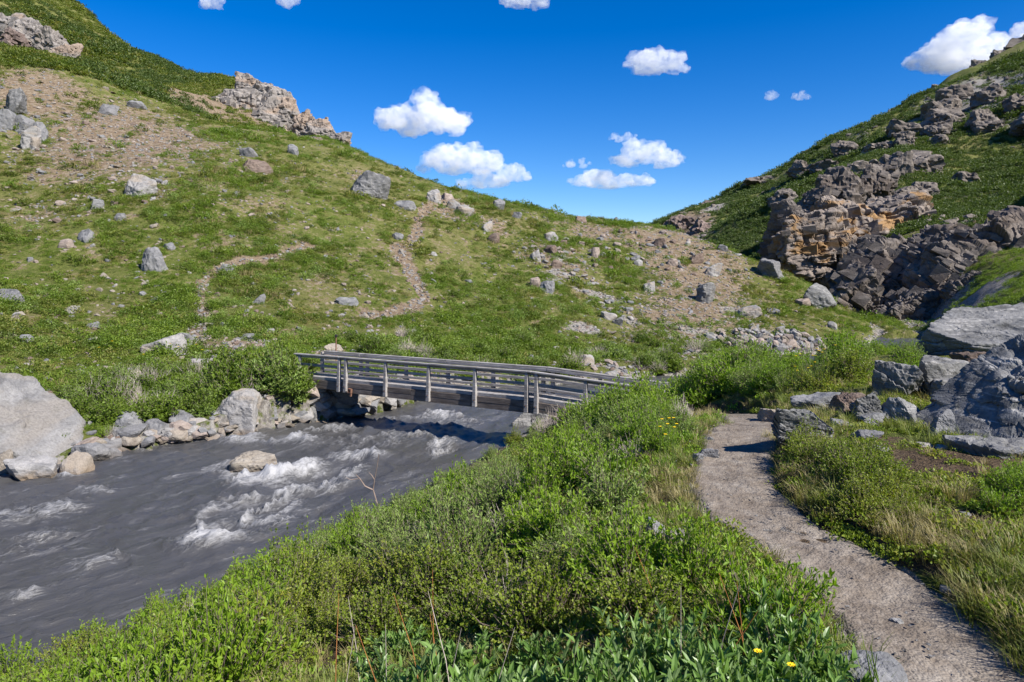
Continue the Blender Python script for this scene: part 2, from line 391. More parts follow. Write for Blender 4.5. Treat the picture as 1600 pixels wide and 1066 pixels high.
LM = {
    'birch': leaf_material('leaf_birch', [(0.09, 0.14, 0.012), (0.16, 0.225, 0.02), (0.23, 0.28, 0.03), (0.29, 0.26, 0.05)], transl=0.4),
    'bright': leaf_material('leaf_bright', [(0.12, 0.215, 0.014), (0.19, 0.30, 0.022), (0.26, 0.36, 0.034)], transl=0.42),
    'greywillow': leaf_material('leaf_greywillow', [(0.13, 0.20, 0.04), (0.205, 0.29, 0.065), (0.29, 0.37, 0.11)], transl=0.38),
    'broad': leaf_material('leaf_broad', [(0.08, 0.16, 0.028), (0.13, 0.23, 0.045), (0.19, 0.30, 0.075)], back=(0.24, 0.33, 0.16), transl=0.34, rough=0.40, spec=0.5),
    'tundra': leaf_material('leaf_tundra', [(0.055, 0.08, 0.015), (0.11, 0.15, 0.022), (0.18, 0.215, 0.038), (0.28, 0.24, 0.085)], objvar=0.75, transl=0.4),
    'tundra_lush': leaf_material('leaf_tundra_lush', [(0.075, 0.13, 0.014), (0.135, 0.205, 0.022), (0.21, 0.28, 0.036)], objvar=0.6, transl=0.4),
    'mountain': leaf_material('leaf_mountain', [(0.045, 0.075, 0.018), (0.075, 0.115, 0.025), (0.12, 0.16, 0.034)], objvar=0.6, transl=0.3),
    'grass': leaf_material('leaf_grass', [(0.10, 0.15, 0.022), (0.17, 0.20, 0.045), (0.27, 0.24, 0.10)], transl=0.3, objvar=0.5),
    'drygrass': leaf_material('leaf_drygrass', [(0.22, 0.19, 0.08), (0.32, 0.26, 0.13), (0.17, 0.18, 0.05)], transl=0.25, objvar=0.4),
}
def simple_mat(name, c0, c1, scale=8.0, rough=0.85, spec=0.2, bump=0.3, stretch=(1, 1, 1)):
    t = NT(name); co = t.mapping(t.coord('Object'), stretch)
    n = t.noise(co, scale, 5, 0.6)
    p = t.principled(t.ramp(n, [(0.3, c0), (0.7, c1)]), rough, spec, t.bump(n, bump, 0.01))
    return t.done(p.outputs[0])
M_TWIG = simple_mat('twig_bark', (0.09, 0.065, 0.055), (0.20, 0.16, 0.14), 20)
M_DEAD = simple_mat('dead_wood', (0.30, 0.25, 0.22), (0.50, 0.44, 0.40), 14)
M_TWIG2 = simple_mat('grey_twig', (0.16, 0.12, 0.10), (0.27, 0.21, 0.18), 14)
M_STALK = simple_mat('rust_stalk', (0.20, 0.075, 0.025), (0.34, 0.15, 0.05), 12)
M_YELLOW = simple_mat('yellow_petal', (0.75, 0.50, 0.01), (0.85, 0.62, 0.02), 30, 0.6)
M_GREENSTEM = simple_mat('green_stem', (0.07, 0.12, 0.02), (0.12, 0.18, 0.04), 20)

# ground: moss, low herbs, dry grass, and bare soil / gravel where the survey layers say so
def ground_material():
    t = NT('ground_cover'); co = t.coord('Object')
    g1 = t.noise(co, 0.55, 5, 0.62); g2 = t.noise(co, 3.2, 5, 0.65); g3 = t.noise(co, 17.0, 4, 0.7)
    gm = t.math('ADD', t.math('MULTIPLY', g1, 0.45), t.math('ADD', t.math('MULTIPLY', g2, 0.35), t.math('MULTIPLY', g3, 0.2)))
    green = t.ramp(gm, [(0.33, (0.05, 0.05, 0.02)), (0.43, (0.10, 0.112, 0.03)), (0.52, (0.16, 0.155, 0.055)), (0.58, (0.22, 0.18, 0.095)), (0.66, (0.30, 0.235, 0.15))])
    lush = t.ramp(gm, [(0.36, (0.05, 0.066, 0.015)), (0.5, (0.115, 0.14, 0.03)), (0.62, (0.195, 0.185, 0.065))])
    s1 = t.noise(co, 2.1, 5, 0.66); s2 = t.voronoi(co, 5.5); s3 = t.noise(co, 26.0, 3, 0.7)
    soil = t.ramp(s1, [(0.30, (0.13, 0.092, 0.06)), (0.5, (0.245, 0.185, 0.125)), (0.68, (0.34, 0.285, 0.215))])
    soil = t.mix(t.ramp(s3, [(0.35, 0.5), (0.6, 0.0)]), soil, t.mix(1.0, soil, (0.45, 0.42, 0.4), 'MULTIPLY'))
    grav = t.ramp(t.math('ADD', t.math('MULTIPLY', s2, 0.6), t.math('MULTIPLY', s3, 0.5)), [(0.25, (0.11, 0.10, 0.095)), (0.5, (0.23, 0.21, 0.19)), (0.75, (0.36, 0.335, 0.30))])
    duff = t.ramp(t.math('ADD', t.math('MULTIPLY', s1, 0.5), t.math('MULTIPLY', s3, 0.5)), [(0.35, (0.05, 0.035, 0.022)), (0.55, (0.12, 0.085, 0.055)), (0.7, (0.19, 0.14, 0.095))])
    sep = t.n('ShaderNodeSeparateColor'); t.l(t.attr('cover', 'Color'), sep.inputs[0])
    brk = t.math('MULTIPLY', t.math('SUBTRACT', t.math('ADD', t.math('MULTIPLY', g1, 0.4), t.math('ADD', t.math('MULTIPLY', g2, 0.35), t.math('MULTIPLY', s1, 0.25))), 0.5), 3.6)
    def mask(ch):
        return t.ramp(t.math('ADD', ch, brk), [(0.40, 0.0), (0.60, 1.0)])
    lm = t.attr('lush')
    col = t.mix(lm, green, lush)
    col = t.mix(mask(sep.outputs[0]), col, soil)
    col = t.mix(mask(sep.outputs[1]), col, grav)
    col = t.mix(mask(sep.outputs[2]), col, duff)
    h = t.math('ADD', t.math('MULTIPLY', g2, 0.6), t.math('ADD', t.math('MULTIPLY', g3, 0.4), t.math('MULTIPLY', t.noise(co, 60.0, 2, 0.6), 0.12)))
    p = t.principled(col, 0.95, 0.1, t.bump(h, 1.0, 0.3))
    return t.done(p.outputs[0])
M_GROUND = ground_material()

# ------------------------------------------------------------------ ground sheet
def polyline_hits(pts):
    out = []
    for a in pts:
        h = hit(*a)
        if h is not None: out.append((h[0], h[1]))
    return out
TRAILS = [
    (0.55, polyline_hits([(306, 524), (312, 505), (318, 480), (312, 462), (320, 440), (330, 430), (346, 416), (370, 409), (400, 403), (440, 397), (482, 384)])),
    (0.8, polyline_hits([(672, 318), (655, 345), (648, 372), (624, 395), (632, 408), (642, 425), (652, 446), (664, 467), (645, 478), (610, 490), (575, 494)])),
    (1.3, polyline_hits([(622, 385), (628, 400), (640, 415)])),
    (2.6, polyline_hits([(150, 112), (230, 130), (300, 150), (380, 178), (440, 198), (490, 216)])),
    (0.6, polyline_hits([(690, 312), (672, 300), (660, 296)])),
]
def patch(px, py, rx, ry):
    c = hit(px, py); a = hit(px, py + ry * 0.9); b = hit(px, py - ry * 0.9)
    if c is None: return None
    ds = [q[1] for q in (a, b) if q is not None]
    rad = max([abs(q - c[1]) for q in ds] + [0.3])
    rad = min(rad, 60)
    return (c[0], c[1], rx * c[1] / F, rad)
SOIL = [((200, 215, 170, 80), .85), ((60, 140, 90, 50), .85), ((90, 330, 90, 40), .5), ((420, 330, 110, 30), .35), ((250, 300, 45, 14), .6), ((40, 330, 50, 30), .4), ((380, 541, 75, 12), 1.0), ((305, 530, 25, 12), 1.0), ((705, 322, 45, 22), .8), ((770, 352, 55, 14), .6), ((1000, 376, 190, 24), .75),
        ((1085, 388, 110, 24), .72), ((900, 352, 60, 12), .5), ((870, 400, 80, 30), .7), ((500, 555, 30, 10), .9), ((320, 155, 110, 20), .85), ((1085, 360, 45, 20), .9), ((560, 275, 30, 12), .6), ((420, 185, 90, 22), .8), ((1510, 350, 70, 14), .8), ((470, 470, 90, 25), .25)]
GRAV = [((912, 512, 36, 11), 1.0), ((935, 461, 45, 6), .95), ((1080, 515, 70, 9), .75), ((1200, 538, 95, 22), .9), ((870, 430, 26, 26), .5), ((985, 500, 30, 8), .75), ((1130, 560, 60, 10), .7), ((880, 405, 30, 10), .6), ((1150, 485, 40, 8), .6), ((1000, 455, 50, 12), .4),
        ((1530, 150, 110, 42), .75), ((1440, 190, 70, 18), .55), ((1330, 215, 50, 10), .4), ((1540, 306, 70, 6), .6), ((1460, 500, 60, 10), .9), ((1530, 460, 60, 10), .8), ((1220, 300, 60, 16), .35), ((960, 575, 90, 5), .8), ((1560, 190, 50, 24), .5), ((1120, 325, 30, 8), .8)]
DUFF = [((1470, 722, 150, 36), 1.0), ((1330, 700, 80, 16), .8), ((1530, 815, 110, 26), .75), ((1400, 690, 90, 14), .7), ((1560, 900, 90, 30), .5), ((1400, 780, 70, 22), .45), ((470, 1046, 85, 24), 1.0), ((560, 1035, 40, 14), .6)]
SOILP = [(patch(*a), s) for a, s in SOIL]; GRAVP = [(patch(*a), s) for a, s in GRAV]; DUFFP = [(patch(*a), s) for a, s in DUFF]

def patches(x, y, lst):
    out = np.zeros(x.shape)
    for p, s in lst:
        if p is None: continue
        cx, cyy, rx, ry = p
        ca, sa = cyy / math.hypot(cx, cyy), cx / math.hypot(cx, cyy)      # long axis across the slope line
        u = ((x - cx) * ca - (y - cyy) * sa) / rx; v = ((x - cx) * sa + (y - cyy) * ca) / ry
        out = np.maximum(out, s * (1 - smooth(0.25, 1.35, np.sqrt(u * u + v * v))))
    return out

def cover_layers(x, y):
    soil = patches(x, y, SOILP); grav = patches(x, y, GRAVP); duff = patches(x, y, DUFFP)
    tr = np.zeros(x.shape)
    for w, pl in TRAILS:
        if len(pl) < 2: continue
        sel = (x > min(p[0] for p in pl) - 6) & (x < max(p[0] for p in pl) + 6) & (y > min(p[1] for p in pl) - 6) & (y < max(p[1] for p in pl) + 6)
        if sel.any():
            dd, _, _ = seg_dist(x[sel], y[sel], pl)
            ww = w * (0.75 + 0.5 * n2(x[sel], y[sel], 0.6, 2, 31))
            tr[sel] = np.maximum(tr[sel], 1 - smooth(ww * 0.6, ww * 1.15, dd))
    d = np.sqrt(x * x + y * y)
    nearl = (1 - smooth(20, 27, y)) * (1 - smooth(20, 26, d)) * (x < 2.2 + 0 * y)
    duff = np.maximum(duff, nearl * 0.55)
    s = river_sd(x, y) * (d < 160) - 50 * (d >= 160)
    grav = np.maximum(grav, smooth(-1.0, -0.1, s) * 0.6)
    nr = (y < 26) & (y > -6) & (np.abs(x - 2.5) < 4)
    if nr.any():
        pd, _, _ = seg_dist(x[nr], y[nr], [tuple(p[:2]) for p in PT])
        rs = x[nr] > np.interp(y[nr], PT[:, 1], PT[:, 0])
        g = grav[nr]; g = np.maximum(g, 0.8 * (1 - smooth(0.30, np.where(rs, .38, .50), pd))); grav[nr] = g
        q = duff[nr]; q = np.maximum(q, rs * 0.6 * smooth(0.30, 0.38, pd) * (1 - smooth(0.50, 0.72, pd))); duff[nr] = q
    return soil, grav, duff, tr

def sheet(name, angs, rads, mat):
    A, Rr = np.meshgrid(angs, rads)
    jx = n2(A * 300, np.log(Rr) * 200, 1.0, 1, 41) * 0.0
    x = Rr * np.sin(A); y = Rr * np.cos(A)
    z = height(x, y)
    soil, grav, duff, tr = cover_layers(x, y)
    soil = np.maximum(soil, (0.27 + 0.2 * n2(x, y, 0.07, 2, 117)) * smooth(28, 40, Rr) * (1 - smooth(130, 180, Rr)))
    z = z - 0.12 * tr * smooth(30, 45, Rr)
    nr, na = A.shape
    idx = np.arange(nr * na).reshape(nr, na)
    q = np.stack([idx[:-1, :-1], idx[1:, :-1], idx[1:, 1:], idx[:-1, 1:]], -1).reshape(-1, 4)[:, ::-1]
    lush = np.clip(0.45 + 0.6 * n2(x, y, 0.12, 3, 51) + 0.5 * (1 - smooth(25, 50, Rr)), 0, 1)
    cov = np.stack([np.maximum(soil, tr * 1.25), grav, duff, np.ones_like(soil)], -1).reshape(-1, 4)
    me = np_mesh(name, np.stack([x, y, z], -1).reshape(-1, 3), q, mat, True, {'cover': cov, 'lush': lush.ravel()})
    GRID.update(a=angs, lr=np.log(rads), z=z)
    return link(name, me)
GRID = {}
def grid_height(x, y):
    """height of the finished ground sheet"""
    x = np.asarray(x, float); y = np.asarray(y, float)
    th = np.arctan2(x, y); l = np.log(np.sqrt(x * x + y * y) + 1e-9); a, lr, z = GRID['a'], GRID['lr'], GRID['z']
    i = np.clip(np.searchsorted(a, th) - 1, 0, len(a) - 2); fa = np.clip((th - a[i]) / (a[i + 1] - a[i]), 0, 1)
    j = np.clip(((l - lr[0]) / (lr[1] - lr[0])).astype(int), 0, len(lr) - 2); fr = np.clip((l - lr[j]) / (lr[1] - lr[0]), 0, 1)
    return (z[j, i] * (1 - fa) + z[j, i + 1] * fa) * (1 - fr) + (z[j + 1, i] * (1 - fa) + z[j + 1, i + 1] * fa) * fr
dense = np.arange(-47.0, 47.01, 0.18)
coarse = np.arange(2.5, 80, 2.5)
angs = np.radians(np.r_[-47.0 - coarse[::-1], dense, 47.0 + coarse])
rads = np.exp(np.arange(math.log(0.6), math.log(1400), 0.0112))
g = sheet('ground', angs, rads, M_GROUND)
height_exact = height
height = lambda x, y, fine=True: grid_height(x, y)
tag(g, 'green tundra slopes and bare soil of the river valley', 'ground', kind='structure')

# ------------------------------------------------------------------ trail in the foreground
def path_material():
    t = NT('trail_gravel'); co = t.coord('Object')
    n1 = t.noise(co, 1.7, 5, 0.6); n2_ = t.noise(co, 12.0, 5, 0.7); v = t.voronoi(co, 70.0); v2 = t.voronoi(co, 28.0); n3 = t.noise(co, 140.0, 2, 0.6)
    col = t.ramp(n1, [(0.3, (0.17, 0.143, 0.118)), (0.5, (0.24, 0.208, 0.175)), (0.7, (0.30, 0.268, 0.23))])
    col = t.mix(t.ramp(n2_, [(0.36, 0.6), (0.56, 0.0)]), col, t.mix(1.0, col, (0.55, 0.52, 0.5), 'MULTIPLY'))
    col = t.mix(t.ramp(v, [(0.0, 0.5), (0.25, 0.0)]), col, (0.36, 0.335, 0.30))
    col = t.mix(t.ramp(n3, [(0.35, 0.55), (0.55, 0.0)]), col, t.mix(1.0, col, (0.5, 0.48, 0.46), 'MULTIPLY'))
    col = t.mix(t.ramp(t.noise(co, 4.5, 6, 0.7, 0.6), [(0.38, 0.55), (0.6, 0.0)]), col, t.mix(1.0, col, (0.62, 0.55, 0.48), 'MULTIPLY'))
    h = t.math('ADD', t.math('MULTIPLY', n2_, 0.8), t.math('ADD', t.math('MULTIPLY', v2, -0.5), t.math('MULTIPLY', v, -0.35)))
    p = t.principled(col, 0.93, 0.15, t.bump(h, 0.6, 0.025))
    return t.done(p.outputs[0])
def make_path():
    P = catmull(PATH, 26); T = np.gradient(P[:, :2], axis=0); T /= np.linalg.norm(T, axis=1)[:, None]
    N = np.stack([T[:, 1], -T[:, 0]], -1)
    ts = np.linspace(-1, 1, 41)
    wid = 0.40
    X = P[:, 0][:, None] + N[:, 0][:, None] * ts * wid; Y = P[:, 1][:, None] + N[:, 1][:, None] * ts * wid
    Z = P[:, 2][:, None] + EZ - 0.018 - 0.015 * (1 - ts ** 2) + 0 * X
    Z = Z + n2(X, Y, 2.2, 3, 61) * 0.014 + n2(X, Y, 14.0, 3, 62) * 0.007 - 0.06 * smooth(0.72, 1.0, np.abs(ts) + 0.18 * n2(X, Y, 3.0, 2, 63))
    nr, na = X.shape; idx = np.arange(nr * na).reshape(nr, na)
    q = np.stack([idx[:-1, :-1], idx[1:, :-1], idx[1:, 1:], idx[:-1, 1:]], -1).reshape(-1, 4)[:, ::-1]
    o = link('trail', np_mesh('trail', np.stack([X, Y, Z], -1).reshape(-1, 3), q, path_material(), True))
    tag(o, 'trodden grey gravel footpath winding towards the footbridge', 'path', kind='structure')
make_path()

# ------------------------------------------------------------------ river
CENTER = catmull([(-48, -18), (-30, -2), (-19, 9), (-11.5, 15.5), (-7.8, 20.5), (-4.6, 25.0), (-1.8, 30), (1, 35), (6.5, 38.8), (16.3, 43.8), (26.5, 50), (33, 57.5), (37.5, 65), (41.5, 75)], 8)
def wpt(px, py):
    d = WZ * F / (HY - py); return ((px - 800) / F * d, d)
RAPIDS = [((470, 742, 130, 26), .8), ((400, 800, 120, 40), .72), ((340, 835, 80, 30), .8), ((560, 690, 120, 20), .35), ((700, 665, 90, 14), .35), ((400, 745, 75, 20), 1.0), ((500, 738, 70, 12), .9), ((560, 715, 60, 12), .55), ((340, 730, 30, 16), .9), ((330, 830, 62, 26), 1.0), ((400, 805, 70, 26), .8), ((440, 780, 50, 22), .7), ((430, 690, 110, 12), .55), ((620, 655, 80, 8), .4), ((690, 650, 50, 10), .8), ((840, 655, 40, 10), .9), ((790, 640, 40, 6), .5),
          ((690, 700, 30, 20), .7), ((60, 800, 130, 28), .4), ((140, 770, 60, 8), .5), ((40, 850, 80, 40), .35), ((150, 880, 60, 25), .35), ((40, 935, 45, 14), .42), ((110, 742, 45, 7), .7), ((230, 700, 40, 5), .4), ((520, 670, 70, 8), .6), ((640, 680, 60, 14), .4), ((480, 760, 70, 14), .8)]
def water_mat():
    t = NT('silty_water')
    fl = t.attr('flow', 'Vector'); foam = t.attr('foam')
    m1 = t.noise(t.mapping(fl, (0.45, 2.2, 1)), 1.2, 6, 0.65, 0.8)
    m2 = t.noise(t.mapping(fl, (2.0, 6.0, 1)), 1.6, 5, 0.7, 0.6)
    m3 = t.noise(t.mapping(fl, (6.0, 15.0, 1)), 1.5, 3, 0.7, 0.4)
    streak = t.ramp(m1, [(0.55, 0.0), (0.72, 1.0)])
    br = t.math('ADD', t.math('MULTIPLY', m2, 0.65), t.math('MULTIPLY', m3, 0.35))
    f = t.math('ADD', t.math('MULTIPLY', foam, 1.0), t.math('MULTIPLY', t.math('SUBTRACT', br, 0.5), 2.2))
    fm = t.ramp(f, [(0.30, 0.0), (0.62, 0.42), (1.15, 0.95)])
    fm = t.math('MAXIMUM', fm, t.math('MULTIPLY', t.math('MULTIPLY', streak, t.ramp(br, [(0.44, 0.0), (0.62, 1.0)])), 0.6), clamp=True)
    col = t.mix(m1, (0.043, 0.043, 0.044), (0.078, 0.076, 0.076))
    col = t.mix(fm, col, (0.34, 0.34, 0.35))
    h = t.math('ADD', t.math('MULTIPLY', m2, 0.8), t.math('ADD', t.math('MULTIPLY', m3, 0.35), t.math('MULTIPLY', fm, 0.4)))
    rough = t.math('MULTIPLY_ADD', fm, 0.55, 0.30)
    p = t.principled(col, rough, 0.42, t.bump(h, 0.55, 0.08))
    return t.done(p.outputs[0])
def make_river():
    a = np.radians(np.r_[np.arange(-110, -47, 1.5), np.arange(-47, 47, 0.2)]); r = np.exp(np.arange(math.log(6.5), math.log(125), 0.0062))
    A, Rr = np.meshgrid(a, r); x = Rr * np.sin(A); y = Rr * np.cos(A)
    s = river_sd(x, y)
    keep = s > -1.6
    cen = [tuple(p) for p in CENTER]
    dd, arc, side = seg_dist(x, y, cen); lat = dd * side
    rap = np.zeros(x.shape)
    for (px, py, rx, ry), w in RAPIDS:
        cx, cyy = wpt(px, py); _, fy = wpt(px, py - ry); _, ny = wpt(px, py + ry)
        u = (x - cx) / (rx * cyy / F); v = (y - cyy) / max(0.5 * (fy - ny), 0.3)
        rap = np.maximum(rap, w * (1 - smooth(0.3, 1.15, np.sqrt(u * u + v * v))))
    def fn(sa, sl, o, seed): return fbm(np.stack([arc * sa, lat * sl, np.full_like(arc, seed * 3.1)], -1), o, seed)
    warp = fn(0.3, 0.5, 2, 70) * 0.8
    w1 = fbm(np.stack([arc * 0.42 + warp, lat * 0.8 + warp, np.full_like(arc, .3)], -1), 3, 71)
    w2 = fbm(np.stack([arc * 1.5 + warp, lat * 2.6, np.full_like(arc, .7)], -1), 3, 72)
    ridge = 1 - np.abs(fbm(np.stack([arc * 0.95 + warp * 2, lat * 1.5 + warp, np.full_like(arc, 1.7)], -1), 3, 73)) * 1.6
    amp = 0.085 + 0.22 * rap
    z = WZ + EZ + w1 * amp * 0.8 + w2 * (0.03 + 0.06 * rap) + np.clip(ridge, 0, 1) ** 3 * (0.07 + 0.2 * rap)
    foam = rap * (0.55 + 0.7 * np.clip(ridge, 0, 1) ** 2 + 0.25 * w1) + 0.10 * np.clip(ridge - 0.55, 0, 1) + 0.10 * np.clip(w1, 0, 1)
    foam = np.maximum(foam, 0.34 * smooth(0.7, 0.0, np.abs(s)) * (n2(x, y, 0.5, 2, 77) > -0.1))
    idx = -np.ones(x.shape, int)
    q = np.stack([(i := np.arange(x.size).reshape(x.shape))[:-1, :-1], i[1:, :-1], i[1:, 1:], i[:-1, 1:]], -1).reshape(-1, 4)[:, ::-1]
    q = q[keep.ravel()[q].all(1)]
    used = np.unique(q); mp = np.zeros(x.size, int); mp[used] = np.arange(len(used))
    V = np.stack([x, y, z], -1).reshape(-1, 3)[used]
    fl = np.stack([arc, lat, 0 * arc], -1).reshape(-1, 3)[used]
    o = link('river', np_mesh('river', V, mp[q], water_mat(), True, {'foam': np.clip(foam, 0, 1.3).ravel()[used], 'flow': fl}))
    tag(o, 'fast grey silty river with white rapids', 'river', kind='structure')
make_river()

# ------------------------------------------------------------------ rocks
_ico = {}
def ico(level):
    if level not in _ico:
        bm = bmesh.new(); bmesh.ops.create_icosphere(bm, subdivisions=level, radius=1.0)
        v = np.array([a.co[:] for a in bm.verts]); f = np.array([[b.index for b in a.verts] for a in bm.faces]); bm.free()
        v /= np.linalg.norm(v, axis=1)[:, None]; _ico[level] = (v, f)
    return _ico[level]

def rock_shape(seed, level, dims, planes=None, nplanes=13, sharp=26, rough=0.05, strata=0.0, sdir=(0.3, 0.1, 1.0), sfreq=7.0, crack=0.0, aspect_detail=1.0, cell=0.0):
    """an angular block: softened intersection of half spaces, with ledges, cracks and grain; fitted to dims"""
    r = np.random.default_rng(seed); D, Fc = ico(level)
    if planes is None:
        n = r.normal(size=(nplanes, 3)); n /= np.linalg.norm(n, axis=1)[:, None]
        o = r.uniform(0.62, 1.0, nplanes)
        box = np.array([[1, 0, 0], [-1, 0, 0], [0, 1, 0], [0, -1, 0], [0, 0, 1], [0, 0, -1.0]]) + r.normal(size=(6, 3)) * 0.22
        box /= np.linalg.norm(box, axis=1)[:, None]
        n = np.r_[n, box]; o = np.r_[o, r.uniform(0.75, 1.0, 6)]
    else:
        pl = np.array(planes, float); n = pl[:, :3] / np.linalg.norm(pl[:, :3], axis=1)[:, None]; o = pl[:, 3]
    dots = np.clip(D @ n.T, 0, None) / o[None, :]
    rad = (dots ** sharp).sum(1) ** (-1.0 / sharp)
    V = D * rad[:, None]
    lo, hi = V.min(0), V.max(0)
    V = (V - (lo + hi) / 2) / (hi - lo) * np.array(dims)
    md = float(np.mean(dims)); q = V / md
    nrm = D / np.array(dims) * md; nrm /= np.linalg.norm(nrm, axis=1)[:, None]
    disp = rough * fbm(q * 2.6 + seed * 1.7, 4, seed % 97) * 0.6 + rough * 0.35 * fbm(q * 11 + seed, 2, seed % 89)
    if strata:
        sd = np.array(sdir, float); sd /= np.linalg.norm(sd)
        w = (q @ sd) * sfreq + fbm(q * 1.8 + seed, 3, seed % 83) * 0.7
        fr = w - np.floor(w)
        lay = _h(np.floor(w).astype(np.int64), np.zeros(len(w), np.int64), np.zeros(len(w), np.int64), seed % 1000)
        disp = disp + strata * ((lay - 0.5) * 1.1 - 0.7 * np.exp(-((fr - 0.06) / 0.07) ** 2) + 0.35 * fr)
    if crack:
        c1 = np.abs(fbm(q * np.array([2.4, 2.4, 1.2]) + seed * 2.3, 2, (seed * 3) % 91)); c2 = np.abs(fbm(q * 4.3 + seed * 0.7, 2, (seed * 5) % 71))
        disp = disp - crack * (np.exp(-c1 / 0.06) + 0.5 * np.exp(-c2 / 0.06)) + crack * 1.1 * np.round(fbm(q * 2.1 + 5 + seed, 2, (seed * 7) % 61) * 2.2) / 2.2
    V = V + nrm * (disp * md * aspect_detail)[:, None]
    if cell:
        nz = np.array(sdir, float); nz /= np.linalg.norm(nz); ax = np.cross(nz, [.5, 1, .1]); ax /= np.linalg.norm(ax)
        V = block_relief(V, md, np.stack([ax, np.cross(nz, ax), nz]), seed, 2.0, cell)
    return V, Fc

def cells(q, basis, freq, seed):
    """nearest cell of a jittered grid laid along the bedding: (cell value, distance to the joint)"""
    p = (q @ basis.T) * np.array(freq); i = np.floor(p).astype(np.int64)
    f1 = np.full(len(p), 9.0); f2 = np.full(len(p), 9.0); val = np.zeros(len(p))
    for dx in (-1, 0, 1):
        for dy in (-1, 0, 1):
            for dz in (-1, 0, 1):
                c = i + np.array([dx, dy, dz])
                j = np.stack([_h(c[:, 0], c[:, 1], c[:, 2], seed + k) for k in range(3)], -1)
                d = np.abs(c + 0.2 + 0.6 * j - p); d = np.maximum(d.max(1), 0.6 * d.sum(1))
                m = d < f1
                f2 = np.where(m, f1, np.minimum(f2, d)); val = np.where(m, _h(c[:, 0], c[:, 1], c[:, 2], seed + 7), val); f1 = np.where(m, d, f1)
    return val, f2 - f1

def block_relief(V, md, bas, seed, kf, amp):
    wq = V / md + 0.03 * np.stack([fbm(V / md * 2.5 + k * 9 + seed, 2, k + seed % 40) for k in range(3)], -1)
    nr = V - V.mean(0); nr /= np.linalg.norm(nr, axis=1)[:, None]
    v1, e1 = cells(wq + seed, bas, (2.3 * kf, 2.3 * kf, 3.6 * kf), seed % 71); v2, e2 = cells(wq + seed * 3, bas, (6.0 * kf, 6.0 * kf, 13.0 * kf), seed % 53)
    return V + nr * ((((v1 - .55) * .17 + (v2 - .5) * .06) / kf - .035 / kf * np.exp(-e1 / .06)) * md * amp)[:, None]

def make_rock(name, loc, dims, mat, label, cat='rock', group=None, seed=0, level=4, rotz=0.0, tilt=(0, 0), **kw):
    V, Fc = rock_shape(seed, level, dims, **kw)
    me = np_mesh(name, V, Fc, RM[mat], False)
    o = link(name, me, loc=loc, rot=(tilt[0], tilt[1], rotz))
    return tag(o, label, cat, group)

def rock_at(bbox, mat, label, name='boulder', cat='boulder', seed=1, level=4, depth=0.85, sink=0.22, rotz=0.0, d=None, group=None, base=None, **kw):
    """a rock that stands on the ground where the picture shows its foot"""
    x0, y0, x1, y1 = bbox
    cx = 0.5 * (x0 + x1)
    h = hit(cx, min(y1, 1060)) if d is None else np.array([(cx - 800) / F * d, d, EZ + (HY - y1) / F * d])
    if h is None: return None
    if d is None and h[2] < WZ + EZ + 0.05 and base != 'bed':        # foot in the water
        dd = WZ * F / (HY - y1); h = np.array([(cx - 800) / F * dd, dd, WZ + EZ])
    dep0 = h[1]
    w = (x1 - x0) / F * dep0; dy = w * depth
    dc = dep0 + dy * 0.42
    w *= dc / dep0
    ztop = EZ + (HY - y0) / F * (dep0 + dy * 0.5)
    zb = min(h[2], ground((cx - 800) / F * dc, dc)) if d is None else h[2]
    hh = max(ztop - zb, 0.3 * w)
    if name == 'hill_boulder': w *= .92; dy *= .92; hh *= .86; ztop -= .12 * hh; hh2 = hh * 1.6; name = 'boulder'
    else: hh2 = hh * (1 + sink)
    return make_rock(name, ((cx - 800) / F * dc, dc, ztop - hh2 / 2), (w, dy, hh2), mat, label, cat, group, seed, level, rotz, **kw)

